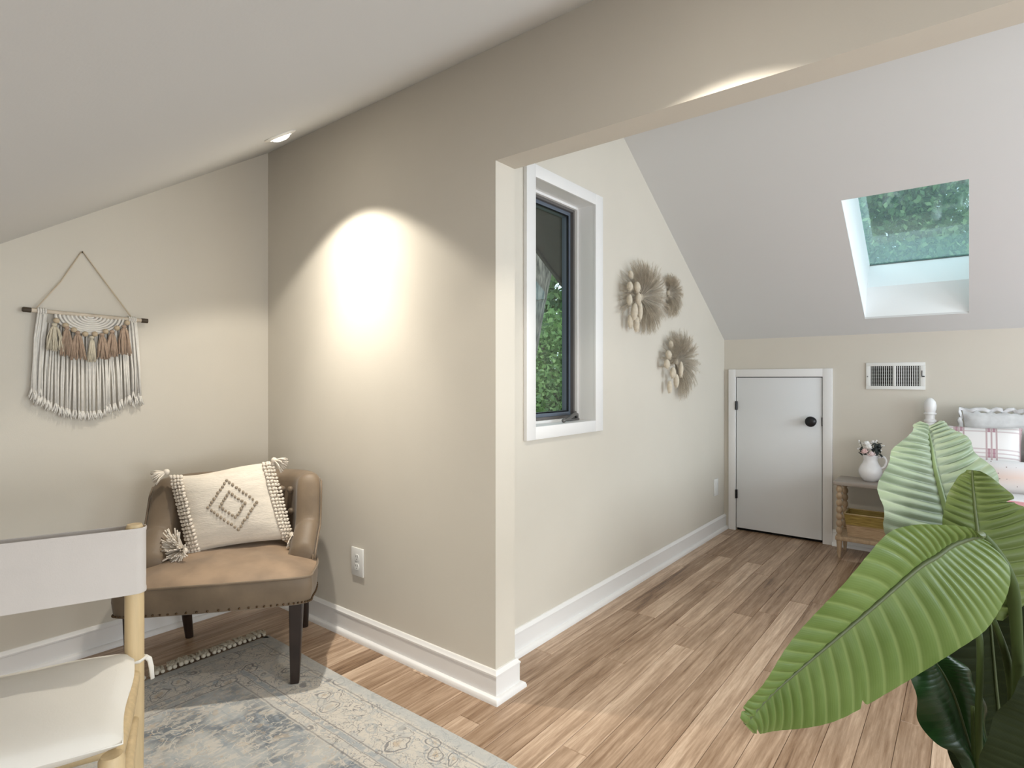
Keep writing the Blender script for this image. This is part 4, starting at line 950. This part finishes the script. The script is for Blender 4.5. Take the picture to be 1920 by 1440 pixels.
plant = thing('potted_plant', 'tall potted plant with huge ribbed paddle leaves in front of the bed', 'plant', (.055, 1.907, 0))
PO = Vector(plant.location)
M_MIDRIB = mat('midrib_green', (.075, .100, .035), .5); M_PALERIB = mat('pale_midrib', (.18, .25, .11), .5); M_PETI = mat('petiole_green', (.050, .075, .020), .6, spec=.2, var=.35, vscale=7, stretch=(1, 1, .3)); M_PETD = mat('petiole_dark', (.045, .065, .02), .4)
def big_leaf(key, label, m_, ribm, nv, amp, bulge, ribr, splits=(), flip=False, edge_wave=.004):
    M, A, B = [[Vector(p)-PO for p in q] for q in LEAF[key]]
    NT, NSd = 260, 18
    cm, ca, cb = catmull(M, NT), catmull(A, NT), catmull(B, NT)
    mb_ = MB(); uvs = []
    for side, ce in ((1, ca), (-1, cb)):
        P = []; base = len(mb_.v)
        for i in range(NT):
            t = i/(NT-1); m0, e0 = cm[i], ce[i]; ax = (cm[min(i+1, NT-1)]-cm[max(i-1, 0)]).normalized()
            wv = e0-m0; nr = ax.cross(wv)*side
            nr = nr.normalized() if nr.length > 1e-7 else Vector((0, 0, 1))
            if nr.dot(Vector((0, 0, 1.2))-PO-m0) < 0: nr = -nr     # outward side of the blade towards the room
            cut = 1.0
            for (st_, sd_, depth, wd_) in splits:
                if sd_ == side and abs(t-st_) < wd_: cut = min(cut, 1-depth*(1-abs(t-st_)/wd_))
            row = []
            for j in range(NSd+1):
                s_ = j/NSd; sc_ = s_*cut; lw = wv.length
                ph = t + .008*math.sin(9*t+side)*s_ + .016*4*s_*(1-s_)*(1-t)
                rip = 2*abs(math.sin(PI*nv*ph))**.75-1
                d_ = amp*rip*min(1, s_*4)*(1-.85*s_**4)*min(1, lw/.05) + bulge*math.sin(PI*min(1, s_*.9))*min(1, lw/.06) + edge_wave*math.sin(23*t+2*side)*s_**3
                row.append(m0+wv*sc_+nr*d_); uvs.append((ph, s_))
            P.append(row)
        mb_.grid(P)
    me = mb_.mesh('blade', True, fix=False)
    ul = me.uv_layers.new(name='leaf'); li = np.zeros(len(me.loops), dtype=np.int32); me.loops.foreach_get('vertex_index', li)
    ul.data.foreach_set('uv', np.array(uvs, dtype=np.float32)[li].ravel())
    o = link('leaf', me, m_, plant); o['label'] = label
    eye = (Vector((0, 0, 1.2))-PO)
    r = part('midrib', MB().tube([p+(eye-p).normalized()*ribr*.45 for p in cm[::6]+[cm[-1]]], [ribr*(1-.66*i/(len(cm[::6]))) for i in range(len(cm[::6])+1)], 10), ribm, o, True)
    return o
M_L1 = leaf_material('leaf_green', (.085, .140, .028), (.135, .200, .055), (.25, .32, .12), .42, .15, 31)
M_L2 = leaf_material('leaf_pale_underside', (.205, .280, .170), (.375, .44, .335), (.46, .52, .41), .45, .12, 19)
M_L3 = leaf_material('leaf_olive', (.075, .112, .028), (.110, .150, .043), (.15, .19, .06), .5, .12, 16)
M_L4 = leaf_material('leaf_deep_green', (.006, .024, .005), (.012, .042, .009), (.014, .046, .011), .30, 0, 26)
M_L5 = leaf_material('leaf_near_black', (.009, .013, .003), (.014, .019, .005), (.018, .024, .006), .75, 0, 22)  # near-black green shared by two of the low leaves
big_leaf('front', 'broad mid-green leaf drooping to the floor side', M_L1, M_MIDRIB, 31, .0027, .008, .0085, splits=((.955, 1, .30, .010), (.965, -1, .30, .012), (.63, -1, .10, .006)))
big_leaf('back', 'upright pale green leaf with split tip, farthest back', M_L2, M_PALERIB, 19, .0052, .012, .0095, edge_wave=.010)
big_leaf('right', 'olive green leaf with a torn notch at the right edge', M_L3, M_MIDRIB, 16, .0036, .008, .005, splits=((.62, -1, .20, .03),))
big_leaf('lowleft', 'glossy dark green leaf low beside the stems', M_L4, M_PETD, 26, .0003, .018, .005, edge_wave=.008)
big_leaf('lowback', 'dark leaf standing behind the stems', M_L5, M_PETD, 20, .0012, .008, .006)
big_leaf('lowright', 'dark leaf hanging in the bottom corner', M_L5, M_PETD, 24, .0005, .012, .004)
RAD = {'front': [.0085, .0095, .0125, .0135, .0110, .012, .013], 'back': [.008, .0085, .0075, .0075, .0085, .011], 'right': [.006, .009, .010, .011, .012], 'lowleft': [.006, .007, .009], 'lowback': [.006, .008, .01], 'lowright': [.005, .007, .008, .009, .010], 'spare': [.0045, .006, .0068, .008]}
for k, pts in STEM.items():
    q = [Vector(p)-PO for p in pts]; q[-1].z = .06
    n_ = 5*len(q); c_ = catmull(q, n_); rr = [float(np.interp(i/(n_-1)*(len(q)-1), range(len(q)), RAD[k])) for i in range(n_)]
    part('petiole', MB().tube(c_, rr, 10), M_PETI, plant, True)
M_POT = mat('charcoal_pot', (.05, .048, .045), .6, bump=.1)
part('pot', MB().lathe([(.095, 0), (.102, .01), (.112, .075), (.116, .085), (.112, .090), (.104, .085), (.102, .06), (.001, .059)], 40), M_POT, plant, 50)
part('soil', MB().lathe([(.102, .056), (.102, .064), (.06, .070), (.001, .072)], 24), mat('potting_soil', (.03, .02, .013), 1, var=.4, vscale=60, bump=.6, bscale=80), plant, True)

# ---------------------------------------------------------------- dried grass fans on the gable wall
M_PAMPAS = mat('dried_pampas', (0.50, 0.435, 0.345), 0.95, var=.18, vscale=30, trans=.25)
M_PLUME = mat('pampas_plume', (0.60, 0.53, 0.425), 0.95, var=.2, vscale=40, trans=.35)
M_BUNNY = mat('bunny_tail_cream', (0.62, 0.55, 0.44), 0.95, var=.1, vscale=60)
def grass_fan(label, y, z, reach, a0, a1, nst, hub, tails, depth=.05):
    # local x out of the wall, y along it, z up; reach(angle) is the strand length
    t = thing('dried_grass_fan', label, 'wall decor', (XC, y, z), group='dried grass fans on the gable wall')
    st_, pl_ = MB(), MB()
    for k in range(nst):
        a = a0+(a1-a0)*(k+rnd(-.5, .5))/nst; R_ = reach(a)*rnd(.72, 1.05); out = depth*rnd(.25, 1.25)
        dy, dz_ = math.cos(a), math.sin(a); cy = rnd(-.25, .25)
        p = []
        for q in range(6):
            u = q/5; p.append(Vector((.006+out*math.sin(min(1, u*1.1)*PI*.62), hub*dy*(1-u)*.4+dy*R_*u-dz_*cy*R_*u*u*.35, hub*dz_*(1-u)*.4+dz_*R_*u+dy*cy*R_*u*u*.35-.02*u*u)))
        st_.tube(p, [.0011, .0011, .0010, .0009, .0007, .0004], 3, cap=False)
        # feathery plume along the outer half
        for q in range(22):
            u = .34+.66*q/21; i = min(4, int(u*5)); b_ = p[i].lerp(p[i+1], u*5-i); ax = (p[i+1]-p[i]).normalized()
            for w_ in range(3):
                sd_ = Vector((rnd(-.8, 1), rnd(-1, 1), rnd(-1, 1))); sd_ = (sd_-ax*sd_.dot(ax)).normalized()
                ln = rnd(.020, .050)*(1.15-.5*u); e_ = b_+ax*ln*.85+sd_*ln*.55
                if e_.x < .002: e_.x = .002
                n_ = ax.cross(sd_)*.0004+sd_*.0002
                pl_.add([b_-n_, b_+n_, e_], [(0, 1, 2)])
    part('stalks', st_, M_PAMPAS, t, True, stuff=True, fix=False); part('plumes', pl_, M_PLUME, t, True, stuff=True, fix=False)
    part('hub', MB().ball((.010, 0, 0), (.010, .020, .022), 12, 8), M_PLUME, t, True)
    for (ty, tz, tx, r_, ln_, tilt) in tails:
        b_ = MB(); Mx = Matrix.Translation((tx, ty, tz)) @ Matrix.Rotation(tilt, 4, 'X')
        b_.ball((0, 0, 0), 1, 12, 9, Mx @ Matrix.Diagonal((r_, r_, ln_, 1)))
        for k in range(160):
            th, ph = rnd(0, 2*PI), rnd(-1.3, 1.45); n_ = Vector((math.cos(th)*math.cos(ph), math.sin(th)*math.cos(ph), math.sin(ph)))
            s0 = Mx @ Vector((n_.x*r_*.9, n_.y*r_*.9, n_.z*ln_*.9)); e_ = Mx @ Vector((n_.x*r_*1.28, n_.y*r_*1.28, n_.z*ln_*1.10-.008)); w_ = Vector((.0006, .0006, 0))
            b_.add([s0-w_, s0+w_, e_], [(0, 1, 2)])
        b_.tube([(.012, ty*.3, tz*.3), (tx*.8, ty*.75, tz*.75+.01), (tx, ty, tz)], .0012, 4)
        part('bunny_tail', b_, M_BUNNY, t, True, fix=False)
def ell(ry, rz): return lambda a: 1/math.sqrt((math.cos(a)/ry)**2+(math.sin(a)/rz)**2)
grass_fan('largest dried pampas fan with hanging bunny tails, nearest the window', 3.185, 1.690, lambda a: ell(.33, .225)(a)*(.85 if math.sin(a) < -.3 else 1), -PI*.62, PI*1.12, 300, .03,
    [(-0.190, .030, .075, .019, .032, .2), (-0.250, .030, .06, .017, .026, .1), (-0.255, -.045, .06, .016, .030, .0), (-0.185, -.035, .08, .018, .034, .0), (-0.215, -.110, .07, .020, .050, -.1), (-0.145, -.100, .07, .016, .058, .0), (-0.170, -.175, .06, .019, .045, .05), (-0.230, .10, .055, .014, .022, .4), (-0.225, -.165, .05, .015, .04, .1)])
grass_fan('smallest dried grass fan tucked behind the largest one', 3.585, 1.760, ell(.16, .135), -PI*.70, PI*.70, 150, .02, [], .04)
grass_fan('lower dried pampas fan with cream bunny tails', 3.715, 1.315, lambda a: ell(.30, .225)(a), -PI*.55, PI*1.05, 260, .03,
    [(-0.250, .040, .06, .019, .028, .2), (-0.275, -.020, .06, .019, .030, .1), (-0.205, -.075, .07, .020, .036, 0), (-0.110, -.050, .085, .015, .05, 0), (-0.150, -.125, .07, .018, .045, .1), (-0.190, .11, .05, .014, .024, .3), (-0.210, -.165, .05, .016, .04, 0)])

# ================================================================== OUTDOORS
gr = struct('ground', MB().box((-30, -12, -2.9), (30, 40, -2.8)), mat('woodland_ground', (.10, .13, .05), 1, var=.4, vscale=.6), 'leafy woodland ground below the house', 'ground')
def foliage_material(name, a, b_, c_):
    m, N, L, b = nodes_of(name)
    g_ = N.new('ShaderNodeNewGeometry'); r = N.new('ShaderNodeValToRGB'); e = r.color_ramp.elements
    e[0].color = (*a, 1); e[1].color = (*c_, 1); x = e.new(.5); x.color = (*b_, 1); L.new(g_.outputs['Random Per Island'], r.inputs[0])
    L.new(r.outputs[0], b.inputs['Base Color']); b.inputs['Roughness'].default_value = .6
    out = N['Material Output']; t = N.new('ShaderNodeBsdfTranslucent'); L.new(r.outputs[0], t.inputs[0]); mx = N.new('ShaderNodeMixShader'); mx.inputs[0].default_value = .35
    L.new(b.outputs[0], mx.inputs[1]); L.new(t.outputs[0], mx.inputs[2]); L.new(mx.outputs[0], out.inputs[0])
    return m
def leaf_cloud(blobs, n, size, lobed=False):
    blobs = np.array(blobs, float); wgt = (blobs[:, 3]*blobs[:, 4]*blobs[:, 5])**.75; idx = np.random.choice(len(blobs), n, p=wgt/wgt.sum())
    d = np.random.normal(size=(n, 3)); d /= np.linalg.norm(d, axis=1)[:, None]; r = np.random.uniform(.25, 1, n)**.5
    c = blobs[idx, :3]+d*r[:, None]*blobs[idx, 3:6]
    u = np.random.normal(size=(n, 3)); u[:, 2] *= .6; u /= np.linalg.norm(u, axis=1)[:, None]
    q = np.random.normal(size=(n, 3)); q -= (q*u).sum(1)[:, None]*u; q /= np.linalg.norm(q, axis=1)[:, None]
    nrm_ = np.cross(u, q); sz = size*np.random.uniform(.6, 1.3, n)[:, None]
    pr = [(0, -.5, 0), (.42, -.05, .10), (.22, .12, .06), (0, .62, 0), (-.22, .12, .06), (-.42, -.05, .10)] if lobed else [(0, -.5, 0), (.30, 0, .08), (0, .55, 0), (-.30, 0, .08)]
    V = np.stack([c+sz*(a*u+b*q+h*nrm_) for a, b, h in pr], 1).reshape(-1, 3); k = len(pr)
    me = bpy.data.meshes.new('foliage'); me.vertices.add(n*k); me.vertices.foreach_set('co', V.astype(np.float32).ravel())
    me.loops.add(n*k); me.loops.foreach_set('vertex_index', np.arange(n*k, dtype=np.int32)); me.polygons.add(n)
    me.polygons.foreach_set('loop_start', np.arange(0, n*k, k, dtype=np.int32)); me.update(calc_edges=True); me.validate()
    return me
M_BARK = mat('grey_bark', (.20, .175, .145), .95, var=.85, vscale=13, bump=1.0, bscale=16, stretch=(3.2, 3.2, .6))
def tree(name, label, base, trunk, rad, blobs, n, size, fm, group=None, lobed=False):
    t = thing(name, label, 'tree', base, group=group); b0 = Vector(base)
    part('trunk', MB().tube([Vector(p)-b0 for p in trunk], rad, 14), M_BARK, t, True)
    if n:
        f_ = link('foliage', leaf_cloud([(b[0]-b0.x, b[1]-b0.y, b[2]-b0.z, *b[3:]) for b in blobs], n, size, lobed), fm, t); f_['kind'] = 'stuff'
FM1 = foliage_material('maple_leaves', (.05, .11, .03), (.16, .29, .08), (.36, .50, .20))
FM2 = foliage_material('oak_leaves', (.06, .14, .05), (.20, .34, .13), (.40, .54, .24))
tree('oak_tree', 'grey-barked leaning tree trunk outside the narrow window', (-3.99, 4.35, -2.8), [(-3.95, 4.42, -2.8), (-3.80, 4.60, 0), (-3.665, 4.75, 1.26), (-3.56, 4.83, 2.0), (-3.44, 4.92, 2.75), (-3.30, 5.05, 4.6)], [.24, .18, .145, .14, .15, .12],
     [(-3.3, 5.1, 5.6, 1.6, 1.6, 1.1)], 3000, .16, FM2)
tree('maple_shrub', 'bright green leafy thicket outside the narrow window', (-5.6, 8.0, -2.8), [(-5.6, 8.0, -2.8), (-5.6, 8.0, .2)], [.08, .05],
     [(-5.3, 7.6, -.1, 1.2, 1.2, 1.0), (-5.1, 7.4, .8, 1.1, 1.1, .7), (-5.6, 8.1, 1.6, 1.2, 1.0, .8), (-4.7, 8.3, .9, .9, .9, .9), (-4.9, 7.0, -1.0, 1.2, 1.0, 1.0)], 26000, .085, FM1, lobed=True)
tree('dark_tree', 'dark woodland tree behind the thicket outside the narrow window', (-8.5, 12, -2.8), [(-8.5, 12, -2.8), (-8.5, 12, 3)], [.2, .12],
     [(-8.5, 12, 1.5, 2.6, 1.6, 2.2), (-8.2, 12, 4.2, 2.4, 1.6, 2.2), (-6.2, 12.6, 2.5, 2.2, 1.4, 2.6), (-10, 11, 3.0, 2, 1.5, 3)], 13000, .24, FM2)
tree('beech_tree', 'dense green tree seen through the left of the skylight', (-1.9, 13.6, -2.8), [(-1.9, 13.6, -2.8), (-1.9, 13.6, 4)], [.22, .10],
     [(-1.9, 13.6, 4.3, 2.0, 1.3, 1.9), (-1.0, 13.6, 3.6, 1.5, 1.1, 1.5), (-2.8, 13.4, 3.0, 1.6, 1.2, 1.8), (-1.2, 13.9, 5.4, 1.5, 1.0, 1.2), (-.5, 14.2, 3.1, 1.2, .8, 1.0)], 30000, .13, FM2)
tree('birch_tree', 'airy tree with sky gaps seen through the right of the skylight', (.7, 15.4, -2.8), [(.7, 15.4, -2.8), (.55, 15.4, 2), (.45, 15.4, 6.5)], [.16, .10, .04],
     [(.5, 15.4, 4.6, 1.3, .7, 1.4), (-.1, 15.4, 3.7, 1.0, .6, .9), (1.2, 15.4, 3.4, 1.5, .7, 1.3), (.2, 15.4, 6.0, 1.2, .6, .9)], 4600, .14, FM2)
